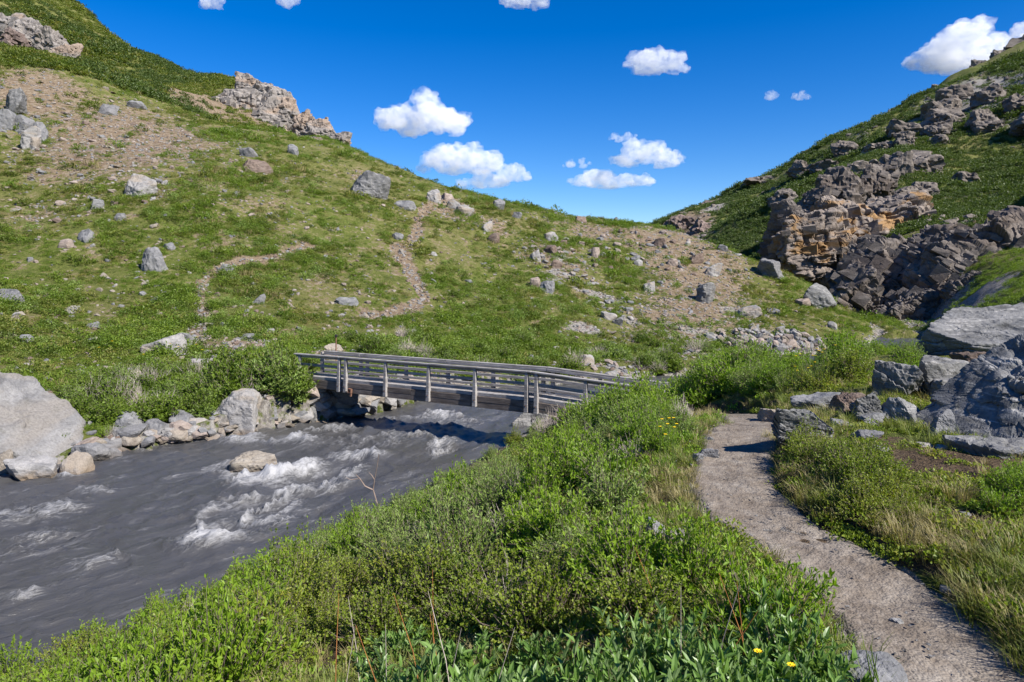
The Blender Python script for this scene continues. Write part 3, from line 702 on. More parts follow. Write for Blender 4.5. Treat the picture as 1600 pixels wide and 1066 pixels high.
# --- far bank, by the water
rock_at((-150, 584, 132, 746), 'boulder', 'huge pale boulder with tan front at the river edge, cut by the left frame', seed=5, level=6, depth=0.8, sink=0.15,
        planes=[(-1, -0.2, 0.1, 1.0), (0.70, -0.18, 0.66, 0.30), (0.1, -1, 0.42, 0.72), (0.05, 0.2, 1, 0.92), (0.9, 0.3, 0.42, 0.80), (0, 1, 0.1, 1.0), (0.75, -0.65, 0.22, 0.74), (0, 0, -1, 0.9), (-0.45, -0.7, 0.6, 0.82), (0.30, -0.30, 0.90, 0.66)],
        rough=0.06, crack=0.02, strata=0.008, sdir=(-0.8, 0.2, 0.5), sfreq=5)
BANK = [((18, 712, 94, 750), 'pale', 'flat-topped pale rock in the water before the huge boulder', 4),
        ((-12, 704, 22, 738), 'tan', 'small tan slab at the left frame edge below the huge boulder', 4),
        ((86, 706, 138, 744), 'pale', 'pale rock with rust-brown wet foot between huge boulder and water', 4),
        ((116, 690, 172, 722), 'grey', 'smooth grey rock leaning at the right foot of the huge boulder', 4),
        ((168, 699, 191, 716), 'grey', 'small grey stone at the waterline right of the huge boulder', 3),
        ((178, 643, 234, 676), 'grey', 'flat grey-brown block under the bank shrubs above the waterline', 4),
        ((172, 664, 228, 700), 'grey', 'slanting grey rock wedged at the waterline under the shrubs', 4),
        ((226, 655, 268, 690), 'grey', 'jumbled mossy grey rock between two pale wedge rocks', 4),
        ((260, 640, 302, 668), 'grey', 'pale grey stone behind the brown-footed wedge rock', 4),
        ((254, 653, 325, 692), 'pale', 'pale wedge rock with brown wet foot jutting into the river', 4),
        ((330, 610, 408, 674), 'pale', 'large pale streaked wedge boulder rising from the water below the shrubs', 5),
        ((396, 636, 437, 662), 'grey', 'low dark grey rock beside the streaked wedge boulder', 4),
        ((430, 616, 497, 657), 'pale', 'rounded pale boulder on the waterline left of the bridge', 5),
        ((474, 634, 497, 654), 'slate', 'small dark stone beside the rounded pale boulder', 3),
        ((468, 606, 524, 640), 'pale', 'long pale slab climbing to the left bridge end', 4),
        ((497, 628, 526, 652), 'grey', 'small grey cube of rock below the left bridge post', 3),
        ((516, 616, 548, 652), 'pale', 'pointed pale slab leaning below the left bridge post', 4),
        ((540, 616, 592, 648), 'grey', 'dark rounded boulder in the shade under the bridge', 5),
        ((526, 634, 578, 654), 'grey', 'low flat rock washed by the river under the left bridge end', 4),
        ((573, 611, 606, 629), 'tan', 'small tan rock seen under the bridge beyond the dark boulder', 3),
        ((492, 612, 520, 634), 'grey', 'grey block tucked under the left bridge ramp', 3),
        ((800, 640, 830, 668), 'slate', 'dark wet rock under the right bridge post', 4),
        ((824, 636, 858, 660), 'slate', 'dark flat rock under the right bridge ramp', 4)]
for i, (bb, m, lab, lv) in enumerate(BANK):
    rock_at(bb, m, lab, seed=40 + i * 3, level=lv, depth=0.8, rough=0.05, strata=0.012, sdir=(0.5, -0.2, 0.9), sfreq=6, crack=0.012, nplanes=9)
dW = WZ * F / (HY - 733)
make_rock('river_rock', ((400 - 800) / F * dW, dW, WZ + EZ + 0.02), (1.72, 1.05, 0.95), 'tan', 'tan layered rock standing in the river among white rapids', 'rock', None, 77, 5, 0.1, nplanes=8, strata=0.03, sdir=(0.15, -.15, 1), sfreq=9, crack=0.012)

# --- boulders on the left hillside
HILL = [((190, 264, 253, 309), 'pale', 'big pale rounded boulder on the upper left hillside', 5), ((222, 380, 263, 425), 'grey', 'steep grey slab lying on the grassy slope below the big pale boulder', 4),
        ((-14, 446, 39, 476), 'grey', 'layered grey rock on the slope cut by the left frame', 4), ((252, 378, 276, 391), 'grey', 'small grey stone right above the steep slab', 3),
        ((92, 371, 116, 389), 'pink', 'small pale stone left of a dark slab on the slope', 3), ((121, 356, 150, 379), 'grey', 'dark leaning slab on the left slope', 3),
        ((374, 228, 405, 246), 'grey', 'flat grey boulder above the brown block', 3), ((379, 247, 428, 271), 'brown', 'dark brown block with rust side high on the slope', 4),
        ((446, 224, 468, 241), 'grey', 'grey stone near the crest below the small cliff', 3), ((538, 266, 609, 308), 'grey', 'large grey slab boulder just under the crest', 5),
        ((150, 158, 186, 179), 'grey', 'grey boulder with dark underside in the upper rubble', 3), ((199, 157, 228, 171), 'grey', 'flat grey boulder right of the rubble on the upper slope', 3),
        ((139, 309, 163, 329), 'slate', 'dark upright stone lower left of the big pale boulder', 3), ((177, 332, 199, 346), 'grey', 'grey stone on the slope straight below the big pale boulder', 3),
        ((100, 475, 126, 491), 'pale', 'pale stone amid low shrubs on the lower left slope', 3), ((134, 500, 161, 513), 'grey', 'bluish flat stone in the low shrubs at lower left', 3),
        ((27, 521, 52, 536), 'grey', 'bluish stone near the left frame above the huge boulder', 3), ((136, 525, 153, 538), 'pale', 'tiny pale stone in shrubs above the riverbank', 3),
        ((283, 517, 303, 535), 'grey', 'bluish stone on the lower bend of the narrow side trail', 3), ((339, 410, 368, 429), 'grey', 'grey stone beside the narrow side trail bend', 3),
        ((392, 459, 416, 476), 'grey', 'grey stone on the slope between the two trails', 3), ((524, 461, 563, 479), 'grey', 'flat bluish stone left of the eroded trail', 3),
        ((412, 512, 429, 523), 'pale', 'white stone on the grass above the tall bank shrub', 3), ((372, 519, 398, 531), 'grey', 'low grey stone at the edge of the bare soil', 3),
        ((504, 535, 537, 550), 'pale', 'pale grey boulder behind the thin marker post', 4), ((228, 521, 302, 556), 'pale', 'broad pale boulder above the bank shrubs', 5),
        ((299, 555, 345, 582), 'pale', 'whitish block at the lower end of the side trail', 4), ((617, 311, 649, 327), 'grey', 'long grey slab below the trail top', 3),
        ((769, 309, 789, 328), 'grey', 'upright grey stone on the crest right of the trail head', 3), ((800, 330, 816, 341), 'grey', 'small grey stone on the crest slope', 3),
        ((666, 293, 691, 316), 'pale', 'pale block in the outcrop at the trail head', 4), ((688, 299, 713, 314), 'pink', 'pinkish block topping the trail head outcrop', 3),
        ((696, 312, 722, 328), 'pale', 'low pale slab in the middle of the trail head outcrop', 3), ((710, 318, 741, 337), 'pale', 'right-hand end block of the trail head outcrop', 3),
        ((612, 362, 630, 375), 'grey', 'grey stone left of the eroded trail steps', 3), ((560, 489, 578, 498), 'pale', 'small pale stone at the low end of the eroded trail', 3),
        ((748, 345, 778, 362), 'pale', 'slanting pale slab under the crest right of the trail', 3), ((758, 362, 782, 380), 'brown', 'brown broken slab below the slanting pale slab', 3),
        ((825, 431, 846, 449), 'pink', 'pinkish block touching a bluish one on the middle slope', 3), ((842, 434, 867, 458), 'grey', 'bluish block touching a pinkish one on the middle slope', 4),
        ((850, 361, 873, 378), 'pale', 'white-topped block at the upper edge of the scree', 3), ((846, 380, 872, 397), 'brown', 'dark layered block in the upper scree', 3),
        ((826, 388, 846, 408), 'pale', 'white stone in the rocky gully', 3), ((858, 404, 880, 420), 'brown', 'rust-brown stone in the rocky gully', 3),
        ((921, 384, 938, 402), 'pink', 'rounded pinkish stone in the scree', 3), ((896, 335, 918, 348), 'brown', 'tan boulder on the skyline of the scree', 3),
        ((918, 338, 934, 347), 'slate', 'dark boulder on the skyline right of the tan one', 3), ((959, 338, 967, 347), 'grey', 'tiny stone standing alone on the skyline', 3),
        ((1086, 437, 1122, 474), 'slate', 'dark pyramid boulder on the slope below the scree', 4), ((1098, 406, 1128, 432), 'pale', 'tilted layered block in the scree above the dark pyramid', 4),
        ((1070, 394, 1100, 412), 'brown', 'brown block left above the tilted layered block', 3), ((1150, 476, 1192, 497), 'pale', 'broad pale rock low on the right end of the slope', 4),
        ((1004, 439, 1024, 456), 'pale', 'striped pale stone on the green slope left of the pyramid', 3), ((1176, 402, 1227, 436), 'grey', 'big grey boulder where the slope meets the canyon', 5),
        ((1196, 480, 1220, 492), 'grey', 'bluish stone right of the broad pale rock', 3), ((1243, 463, 1268, 479), 'pink', 'reddish stone near the long slab at the canyon mouth', 3),
        ((1292, 500, 1308, 514), 'pale', 'pale stone above the rubble heap near the slope foot', 3), ((905, 552, 932, 570), 'pale', 'pale angular stone on the far bank behind the bridge', 3),
        ((822, 553, 838, 566), 'slate', 'dark stone on the far bank above the bridge rail', 3), ((880, 540, 896, 552), 'grey', 'bluish stone on the far bank above the pale angular one', 3),
        ((962, 544, 982, 556), 'grey', 'bluish flat stone right of the pale angular one', 3), ((940, 578, 970, 588), 'pale', 'long pale stone at the far waterline past the bridge rail', 3),
        ((936, 484, 966, 500), 'pale', 'pale flat rock in the lower gravel patch', 3), ((955, 492, 975, 508), 'grey', 'grey rock at the right of the lower gravel patch', 3),
        ((1120, 322 + 60, 1138, 393), 'grey', 'small grey stone on the right crest', 3), ((1020, 372, 1044, 386), 'brown', 'brown boulder high in the scree under the skyline', 3),
        ((985, 398, 1004, 408), 'grey', 'flat grey stone in the middle of the scree', 3), ((1040, 402, 1062, 416), 'pink', 'pinkish stone in the right of the scree', 3)]
for i, (bb, m, lab, lv) in enumerate(HILL):
    rock_at(bb, m, lab, name='hill_boulder', seed=200 + i * 7, level=lv, depth=0.75, rotz=(i * 1.7) % 1.2 - .6, tilt=((i * 2.3) % .5 - .25, (i * 3.1) % .5 - .25), rough=0.06, strata=0.014, sdir=(0.4, -0.3, 0.9), sfreq=6, crack=0.012, nplanes=8, sharp=30)
OUTCROP = [((-10, 172, 26, 204), 'grey', 'left block of the broken outcrop at the left frame'), ((6, 140, 42, 180), 'slate', 'dark tilted slab topping the broken outcrop at the left frame'), ((20, 182, 50, 208), 'grey', 'middle block of the broken outcrop at the left frame'),
           ((30, 198, 62, 234), 'pale', 'pale lower block of the broken outcrop at the left frame'), ((52, 190, 75, 224), 'grey', 'right upright block of the broken outcrop at the left frame'), ((42, 212, 62, 234), 'pale', 'small pale foot block of the broken outcrop at the left frame')]
for i, (bb, m, lab) in enumerate(OUTCROP):
    rock_at(bb, m, lab, seed=700 + i * 7, level=4, depth=0.9, rough=0.05, strata=0.012, crack=0.014, nplanes=7)
rock_at((1252, 446, 1308, 482), 'slate', 'long dark slab pointing down to the canyon mouth', seed=811, level=4, depth=0.5, strata=0.02, sdir=(0.6, 0.2, 0.8), rough=0.05, tilt=(0, 0.35))

# --- near boulders on the right
NEAR = [
    ((1452, 512, 1790, 704), 'slate', 'towering grey veined boulder at the right frame edge', dict(seed=901, level=7, depth=0.75, sink=0.12, strata=0.012, sdir=(-0.75, 0.1, 0.65), sfreq=11, crack=0.02, rough=0.05, cell=0.6,
        planes=[(-0.78, -0.10, 0.62, 0.26), (-0.35, -1, 0.16, 0.80), (0.55, -1, 0.12, 0.8), (0.2, 0.1, 1, 1.0), (1, 0, 0, 1.0), (0, 1, 0.2, 0.9), (0, 0, -1, 0.8), (-0.3, -0.8, 0.5, 0.72)])),
    ((1456, 474, 1660, 560), 'slate', 'great flat-topped slab boulder behind the veined boulder', dict(seed=902, level=6, depth=0.85, sink=0.2, strata=0.010, sdir=(0.1, 0.2, 1), sfreq=9, crack=0.008, rough=0.02, d=11.0,
        planes=[(-0.22, -0.42, 0.92, 0.52), (-1, -0.25, -0.05, 0.88), (-0.2, -1, -0.25, 0.82), (1, 0, 0, 1), (0, 1, 0, 1), (0, 0, -1, .6), (-0.7, 0.5, 0.25, 1.0)])),
    ((1360, 562, 1440, 622), 'slate', 'dark ridged boulder at the end of the bright willows', dict(seed=903, level=5, depth=1.0, strata=0.012, sdir=(0.7, 0, 0.7), crack=0.012)),
    ((1425, 556, 1518, 622), 'slate', 'lichen-spotted grey boulder behind the small rounded one', dict(seed=904, level=5, depth=0.7, strata=0.006, crack=0.01)),
    ((1430, 576, 1478, 616), 'slate', 'small rounded boulder leaning on the lichen-spotted one', dict(seed=905, level=5, depth=0.8, strata=0.008, nplanes=22, sharp=14)),
    ((1452, 590, 1520, 625), 'grey', 'flat pale-topped slab below the lichen-spotted boulder', dict(seed=906, level=4, depth=0.6)),
    ((1490, 548, 1552, 584), 'brown', 'dark brown rock between flat slab boulder and veined boulder', dict(seed=907, level=4, depth=0.6)),
    ((1204, 632, 1314, 698), 'slate', 'dark layered slate rock at the bend of the trail', dict(seed=908, level=6, depth=0.7, strata=0.035, sdir=(0.35, -0.3, 0.9), sfreq=10, crack=0.01, rough=0.04)),
    ((1230, 612, 1318, 644), 'grey', 'low sloping grey slab behind the layered slate rock', dict(seed=909, level=4, depth=0.7, strata=0.01)),
    ((1302, 611, 1352, 648), 'brown', 'dark brown rock in the middle of the stone jumble', dict(seed=910, level=5, depth=0.7, strata=0.02)),
    ((1330, 612, 1384, 658), 'slate', 'black-grey layered rock behind the triangular rock', dict(seed=911, level=5, depth=0.7, strata=0.03, sfreq=9)),
    ((1374, 618, 1450, 666), 'slate', 'triangular rock with shaded front and pale right side', dict(seed=912, level=5, depth=0.75, rough=0.03, crack=0.008,
        planes=[(-0.72, -0.66, 0.12, 0.66), (0.62, -0.5, 0.6, 0.6), (0.1, 0.5, 0.85, 0.7), (0, 1, 0, 0.9), (1, 0.2, 0, 1), (0, 0, -1, 0.6), (-1, 0.2, 0.4, 0.95)])),
    ((1338, 644, 1382, 666), 'grey', 'thin flat slab at the foot of the triangular rock', dict(seed=913, level=4, depth=0.8, strata=0.02)),
    ((1448, 640, 1490, 684), 'grey', 'upright pale slab against the veined boulder', dict(seed=914, level=5, depth=0.45, rough=0.03)),
    ((1500, 688, 1680, 716), 'slate', 'thin tilted slab lying before the veined boulder', dict(seed=915, level=5, depth=0.5, strata=0.03, rough=0.03, sink=0.1)),
    ((1188, 636, 1238, 664), 'pale', 'pale pinkish pointed boulder at the far end of the trail', dict(seed=916, level=5, depth=0.8, rough=0.03)),
    ((1300, 655, 1340, 672), 'grey', 'flat stone half buried in front of the brown rock', dict(seed=917, level=4, depth=0.7)),
    ((1010, 810, 1046, 852), 'grey', 'upright pale slab among the birch shrubs left of the trail', dict(seed=918, level=5, depth=0.6, sink=0.5)),
    ((1036, 822, 1068, 856), 'pale', 'whitish lump beside the upright slab in the shrubs', dict(seed=919, level=4, depth=0.8, sink=0.5)),
    ((1090, 700, 1120, 718), 'grey', 'flat pale stone on the left trail edge', dict(seed=920, level=4, depth=0.8)),
    ((1082, 708, 1100, 722), 'grey', 'small pale stone outermost on the left trail edge', dict(seed=921, level=4, depth=0.8)),
    ((1098, 682, 1114, 692), 'grey', 'little pale stone higher up on the left trail edge', dict(seed=922, level=3, depth=0.8)),
    ((1362, 697, 1392, 709), 'grey', 'bluish flat stone on the bare soil of the right bank', dict(seed=924, level=4, depth=0.8)),
    ((1434, 691, 1456, 699), 'pale', 'thin pale flake before the veined boulder', dict(seed=925, level=3, depth=0.8)),
    ((1462, 695, 1484, 702), 'pale', 'thin pale flake right of its twin before the veined boulder', dict(seed=926, level=3, depth=0.8)),
    ((1390, 770, 1410, 779), 'grey', 'small flat stone in the grass of the right bank', dict(seed=927, level=3, depth=0.9)),
    ((1470, 918, 1502, 936), 'slate', 'bluish stone at the foot of the cut turf edge', dict(seed=928, level=4, depth=0.8)),
    ((1560, 958, 1600, 976), 'brown', 'reddish flat stone on the right trail edge near the frame', dict(seed=929, level=4, depth=0.8)),
    ((1478, 944, 1496, 956), 'slate', 'dark chip on the right trail edge', dict(seed=930, level=3, depth=0.8)),
    ((1392, 968, 1412, 982), 'slate', 'dark pointed stone lying on the trail', dict(seed=931, level=3, depth=0.8)),
    ((1335, 672, 1380, 690), 'grey', 'pale low slab in the soil beside the slate rock', dict(seed=932, level=4, depth=0.8)),
    ((1500, 800, 1520, 808), 'grey', 'thin stone flake in the right-hand grass', dict(seed=933, level=3, depth=0.8)),
]
make_rock('boulder', (1.47, 2.80, -0.005), (.30, .26, .17), 'grey', 'rounded grey boulder at the bottom frame edge beside the trail', 'boulder', None, 923, 5, nplanes=20, sharp=16, rough=.05, cell=.15)
for bb, m, lab, kw in NEAR:
    nm = 'stone' if 'stone' in lab or 'flake' in lab or 'chip' in lab else 'boulder'
    kw.setdefault('strata', 0.01); kw.setdefault('crack', 0.01); kw['strata'] = kw['strata'] * 1.5 + .012; kw['crack'] *= 1.6; kw.setdefault('cell', .28); kw.setdefault('sharp', 60); kw.setdefault('nplanes', 6); kw.setdefault('sdir', (0.5, -.25, .8))
    rock_at(bb, m, lab, name=nm, cat=nm, **kw)

# --- rubble heap on the far bank, every stone a thing
def place_pool(pool, name, n, sampler, label, group, cat, rnd, smin, smax, sink=0.2):
    for i in range(n):
        px, py = sampler(rnd)
        h = hit(px, py)
        if h is None: continue
        s = rnd.uniform(smin, smax)
        o = link(name, pool[rnd.randrange(len(pool))], loc=(h[0], h[1], h[2] + s * (0.28 - sink)), rot=(rnd.uniform(-.5, .5), rnd.uniform(-.5, .5), rnd.uniform(0, 6.28)), scale=(s, s * rnd.uniform(.7, 1.2), s * rnd.uniform(.6, 1)))
        tag(o, label, cat, group)
def rock_pool(mats, k, seed, level=3, **kw):
    out = []
    for i in range(k):
        r = np.random.default_rng(seed + i)
        V, Fc = rock_shape(seed + i, level, (1.0, r.uniform(.6, 1.0), r.uniform(.45, .8)), nplanes=8, rough=0.05, **kw)
        out.append(np_mesh('stone', V, Fc, RM[mats[i % len(mats)]], False))
    return out
RP = random.Random(5)
POOL_PALE = rock_pool(['pale', 'pale', 'pink', 'tan', 'grey'], 10, 1300)
POOL_MIX = rock_pool(['grey', 'pale', 'pink', 'brown', 'grey', 'tan'], 12, 1400)
def heap_xy(r):
    while True:
        u, v = r.uniform(-1, 1), r.uniform(-1, 1)
        if u * u + v * v < 1: break
    cx = 1198 + u * 88
    return cx, 535 + v * 19 + (cx - 1198) * 0.10
def heap(n):
    cands = [heap_xy(RP) for _ in range(n)]
    for px, py in sorted(cands, key=lambda a: a[1]):
        h = hit(px, py)
        if h is None: continue
        s = RP.choice([.35, .45, .5, .6, .7, .9]) ; u = (px - 1198) / 88
        lift = 0.55 * max(0, 1 - u * u - ((py - 535) / 22) ** 2) * RP.uniform(0.2, 1)
        o = link('rubble_stone', POOL_PALE[RP.randrange(10)], loc=(h[0], h[1], h[2] + lift + 0.05), rot=(RP.uniform(-.8, .8), RP.uniform(-.8, .8), RP.uniform(0, 6.28)), scale=(s * 1.15, s, s))
        tag(o, 'pale angular stone in the rubble heap on the far bank', 'stone', 'stones of the rubble heap on the far bank')
heap(170)
def scree_xy(r):
    return r.gauss(1010, 95), r.gauss(392, 22)
place_pool(POOL_MIX, 'scree_stone', 110, lambda r: (r.gauss(1010, 100), r.gauss(390, 24)), 'brownish stone strewn over the scree below the skyline', 'stones strewn over the scree', 'stone', RP, .35, 1.1)
place_pool(POOL_MIX, 'slope_stone', 170, lambda r: (abs(r.gauss(130, 110)), r.gauss(215, 55)), 'small stone strewn over the bare upper left slope', 'stones strewn over the upper left slope', 'stone', RP, .25, .95)
place_pool(POOL_MIX, 'slope_stone', 120, lambda r: (r.uniform(10, 700), r.uniform(230, 520)), 'small grey stone half hidden in the tundra of the left slope', 'stones half hidden in the tundra', 'stone', RP, .2, .7)
place_pool(POOL_PALE, 'gully_stone', 60, lambda r: (lambda k: (830 + 150 * k + r.gauss(0, 12), 385 + 110 * k + r.gauss(0, 10)))(r.random()), 'pale stone in the stony gully running down the middle slope', 'stones of the gully', 'stone', RP, .3, .9)
place_pool(POOL_PALE, 'bank_stone', 60, lambda r: (r.uniform(860, 1290), r.gauss(545, 18)), 'pale stone on the low far bank beyond the bridge', 'stones of the low far bank', 'stone', RP, .25, .75)
place_pool(POOL_PALE, 'abutment_stone', 60, lambda r: (r.uniform(480, 720), r.uniform(596, 632)), 'stone heaped under the left bridge end and along the bank behind', 'stones heaped under the left bridge end', 'stone', RP, .5, 1.2, 0.1)
place_pool(POOL_MIX, 'trailside_stone', 26, lambda r: (lambda k: (k[0] + r.gauss(0, 9), k[1] + r.gauss(0, 5)))(r.choice([(655, 345), (648, 372), (624, 395), (632, 408), (642, 425), (652, 446), (664, 467), (700, 325), (720, 330), (690, 305)])), 'stone on the eroded hillside trail', 'stones of the eroded trail', 'stone', RP, .3, .7)
place_pool(POOL_PALE, 'waterline_stone', 70, lambda r: (lambda k: (130 + 430 * k + r.gauss(0, 6), 706 - 62 * k + r.gauss(0, 5)))(r.random()), 'small stone wedged along the far waterline', 'small stones of the far waterline', 'stone', RP, .3, .8)

# ------------------------------------------------------------------ cliffs
_cube = np.array([[-1, -1, -1], [1, -1, -1], [1, 1, -1], [-1, 1, -1], [-1, -1, 1], [1, -1, 1], [1, 1, 1], [-1, 1, 1]]) * 0.5
def add_blocks(V, Fc, seed, sdir, n, joint, bsize=1.0):
    """angular blocks bounded by bedding and two joint sets, set into the face of a rock mass"""
    r = np.random.default_rng(seed); ext = V.max(0) - V.min(0); md = float(ext.mean()); cen = V.mean(0)
    nz = np.array(sdir, float); nz /= np.linalg.norm(nz); ax = np.cross(nz, [math.sin(joint), math.cos(joint), 0.05]); ax /= np.linalg.norm(ax); ay = np.cross(nz, ax)
    top = V[:, 2].max()
    P = V[r.integers(0, len(V), n)]
    k = r.choice([.62, .42, .28, .18], n, p=[.06, .22, .36, .36]) * bsize
    sz = np.stack([r.uniform(.22, .46, n), r.uniform(.22, .46, n), r.uniform(.10, .34, n)], -1) * (md * k)[:, None]
    P = P + (cen - P) * (0.30 * k * r.uniform(.6, 1.3, n))[:, None]
    yaw = r.normal(0, .10, n); tl = r.normal(0, .05, (n, 2))
    ca, sa = np.cos(yaw)[:, None], np.sin(yaw)[:, None]
    X = ax * ca + ay * sa + nz * tl[:, :1]; Y = -ax * sa + ay * ca + nz * tl[:, 1:]; Z = np.cross(X, Y)
    C = _cube[None] + r.normal(0, .06, (n, 8, 3))
    B = P[:, None] + C[..., :1] * sz[:, None, :1] * X[:, None] + C[..., 1:2] * sz[:, None, 1:2] * Y[:, None] + C[..., 2:] * sz[:, None, 2:] * Z[:, None]
    B[..., 2] = np.minimum(B[..., 2], top + .03 * md + .04 * md * r.uniform(-1, 1, (n, 8)))
    T = np.array([(0, 3, 2), (0, 2, 1), (4, 5, 6), (4, 6, 7), (0, 1, 5), (0, 5, 4), (1, 2, 6), (1, 6, 5), (2, 3, 7), (2, 7, 6), (3, 0, 4), (3, 4, 7)])
    q = (len(V) + np.arange(n) * 8)[:, None, None] + T[None]
    return np.r_[V, B.reshape(-1, 3)], np.r_[Fc, q.reshape(-1, 3)]
def make_cliff(name, label, mat, blobs, seed, sdir, sfreq=8, strata=0.03, crack=0.035, level=5, rough=0.08, nplanes=9, cat='cliff', slabs=60, blocky=1.0, joint=0.6):
    xs = [(0.5 * (b[0] + b[2]) - 800) / F * b[4] for b in blobs]; ys = [b[4] for b in blobs]
    root = bpy.data.objects.new(name, None); COL.objects.link(root)
    bx, by = sum(xs) / len(xs), sum(ys) / len(ys); bz = ground(bx, by)
    root.location = (bx, by, bz); tag(root, label, cat)
    for i, b in enumerate(blobs):
        x0, y0, x1, y1, d = b[:5]; m = b[5] if len(b) > 5 else mat
        w = (x1 - x0) / F * d; dep = w * 0.9
        ztop = EZ + (HY - y0) / F * (d + dep * 0.2); zbot = EZ + (HY - y1) / F * d - 1.0
        V, Fc = rock_shape(seed + i * 13, level, (w, dep * .98, ztop - zbot), nplanes=nplanes + 2, sharp=40, rough=rough * .7, strata=strata * .3, sdir=sdir, sfreq=sfreq, crack=0.0)
        md = float((V.max(0) - V.min(0)).mean()); nz = np.array(sdir, float); nz /= np.linalg.norm(nz); ax = np.cross(nz, [math.sin(joint), math.cos(joint), 0.05]); ax /= np.linalg.norm(ax); bas = np.stack([ax, np.cross(nz, ax), nz])
        V = block_relief(V, md, bas, seed + i, 1.5 if level > 4 else 1.0, 1.0)
        V, Fc = add_blocks(V, Fc, seed + i * 29, sdir, slabs, joint)
        V = V + np.array([(0.5 * (x0 + x1) - 800) / F * d - bx, d + dep * 0.35 - by, 0.5 * (ztop + zbot) - bz])
        link('buttress', np_mesh('buttress', V, Fc, RM[m], False), root)
    return root
make_cliff('cliff', 'dark craggy cliff closing the canyon on the right', 'cliff_dark', [(1286, 405, 1400, 560, 86), (1335, 365, 1470, 560, 90), (1400, 352, 1540, 540, 88), (1450, 378, 1590, 515, 82), (1490, 340, 1650, 480, 84), (1590, 318, 1780, 460, 80), (1385, 450, 1490, 560, 82), (1500, 425, 1590, 500, 77)], 2000, (0.5, -0.15, 0.8), 9, 0.06, 0.05, 7, slabs=120, joint=0.75)
make_cliff('cliff', 'grey cliff stained with orange standing behind the dark cliff', 'cliff_orange', [(1226, 330, 1350, 450, 102), (1288, 308, 1420, 445, 106), (1375, 304, 1490, 420, 110), (1204, 312, 1290, 450, 111, 'cliff_dark'), (1310, 362, 1400, 448, 101)], 2100, (-0.22, -0.1, 1), 10, 0.05, 0.045, 7, slabs=110, joint=0.5)
make_cliff('cliff', 'dark grey crag rising above the orange-stained cliff', 'cliff_dark', [(1284, 262, 1362, 345, 128), (1340, 256, 1412, 330, 132), (1248, 294, 1302, 350, 122)], 2200, (0.4, 0.1, 0.9), 9, 0.04, 0.03, 5)
make_cliff('crag', 'small pale crag on the green mountainside above the dark grey crag', 'cliff_far', [(1385, 236, 1430, 292, 158), (1418, 232, 1475, 275, 162)], 2300, (0.4, 0.1, 0.9), 6, 0.03, 0.03, 4, cat='crag')
make_cliff('crag', 'low brown crag right above the orange-stained cliff', 'cliff_far', [(1400, 288, 1445, 320, 138), (1430, 282, 1470, 312, 142)], 2320, (0.4, 0.1, 0.9), 6, 0.03, 0.03, 4, cat='crag')
make_cliff('crag', 'large shaded crag high on the mountain at the right frame', 'cliff_far', [(1520, 190, 1600, 262, 215), (1575, 165, 1680, 260, 220), (1470, 205, 1530, 250, 215)], 2340, (0.4, 0.1, 0.9), 9, 0.03, 0.04, 5, cat='crag')
make_cliff('crag', 'rocky summit crest at the top of the right mountain', 'cliff_far', [(1556, 70, 1612, 130, 326), (1590, 52, 1680, 120, 330), (1520, 94, 1572, 150, 322), (1490, 112, 1534, 160, 320), (1462, 132, 1500, 172, 316), (1540, 130, 1600, 190, 290), (1580, 120, 1650, 170, 295)], 2360, (0.4, 0.1, 0.9), 9, 0.03, 0.04, 5, cat='crag')
make_cliff('crag', 'line of dark rocks on the skyline of the right mountain', 'cliff_far', [(1425, 148, 1474, 198, 314), (1388, 168, 1432, 210, 311), (1345, 188, 1392, 228, 308), (1300, 212, 1345, 245, 304), (1262, 232, 1296, 258, 302), (1210, 262, 1240, 280, 296), (1180, 276, 1205, 292, 296)], 2380, (0.4, 0.1, 0.9), 7, 0.03, 0.03, 4, cat='crag')
make_cliff('crag', 'pinkish rock outcrop at the foot of the right mountain skyline', 'cliff_red', [(1046, 336, 1090, 372, 225), (1075, 345, 1118, 385, 215), (1092, 312, 1140, 335, 275), (1040, 340, 1062, 360, 235)], 2400, (0.6, 0.1, 0.7), 7, 0.03, 0.04, 4, cat='crag')
RC = random.Random(77)
def crag_blob(px, py, w, h):
    g = hit(px, py + h * .7); d = 200 if g is None else float(g[1])
    return (px - w, py - h, px + w, py + h * 1.3, d)
make_cliff('crag', 'broken rock bands below the summit crest at the upper right', 'cliff_far', [crag_blob(RC.uniform(1465, 1640), RC.uniform(140, 205), RC.uniform(18, 40), RC.uniform(9, 18)) for _ in range(11)], 2700, (0.4, 0.1, 0.9), 7, 0.03, 0.04, 4, cat='crag')
make_cliff('crag', 'scattered rock ribs on the upper green mountainside', 'cliff_far', [crag_blob(px + RC.uniform(-12, 12), 240 - (px - 1300) * .33 + RC.uniform(0, 45), RC.uniform(12, 30), RC.uniform(8, 15)) for px in range(1190, 1490, 34)], 2800, (0.4, 0.1, 0.9), 7, 0.03, 0.04, 4, cat='crag')
make_cliff('crag', 'dark crags in the middle of the green mountainside', 'cliff_far', [(1405, 205, 1440, 235, 200), (1455, 195, 1490, 225, 210), (1340, 248, 1372, 265, 190), (1500, 268, 1540, 290, 150)], 2420, (0.4, 0.1, 0.9), 6, 0.03, 0.03, 4, cat='crag')
make_cliff('cliff', 'pale layered cliff on the crest of the left hill', 'cliff_pale', [(352, 112, 412, 160, 142), (330, 140, 402, 195, 134), (385, 142, 445, 216, 130), (420, 138, 462, 214, 131), (372, 128, 440, 180, 136)], 2500, (0.05, 0.05, 1), 14, 0.03, 0.03, 5, slabs=130, joint=0.35)
make_cliff('crag', 'jagged pale crag at the right end of the left crest', 'cliff_pale', [(455, 172, 492, 216, 126), (476, 182, 518, 226, 122), (505, 205, 545, 235, 118)], 2520, (0.05, 0.05, 1), 12, 0.03, 0.035, 5, cat='crag', slabs=130, joint=0.35)
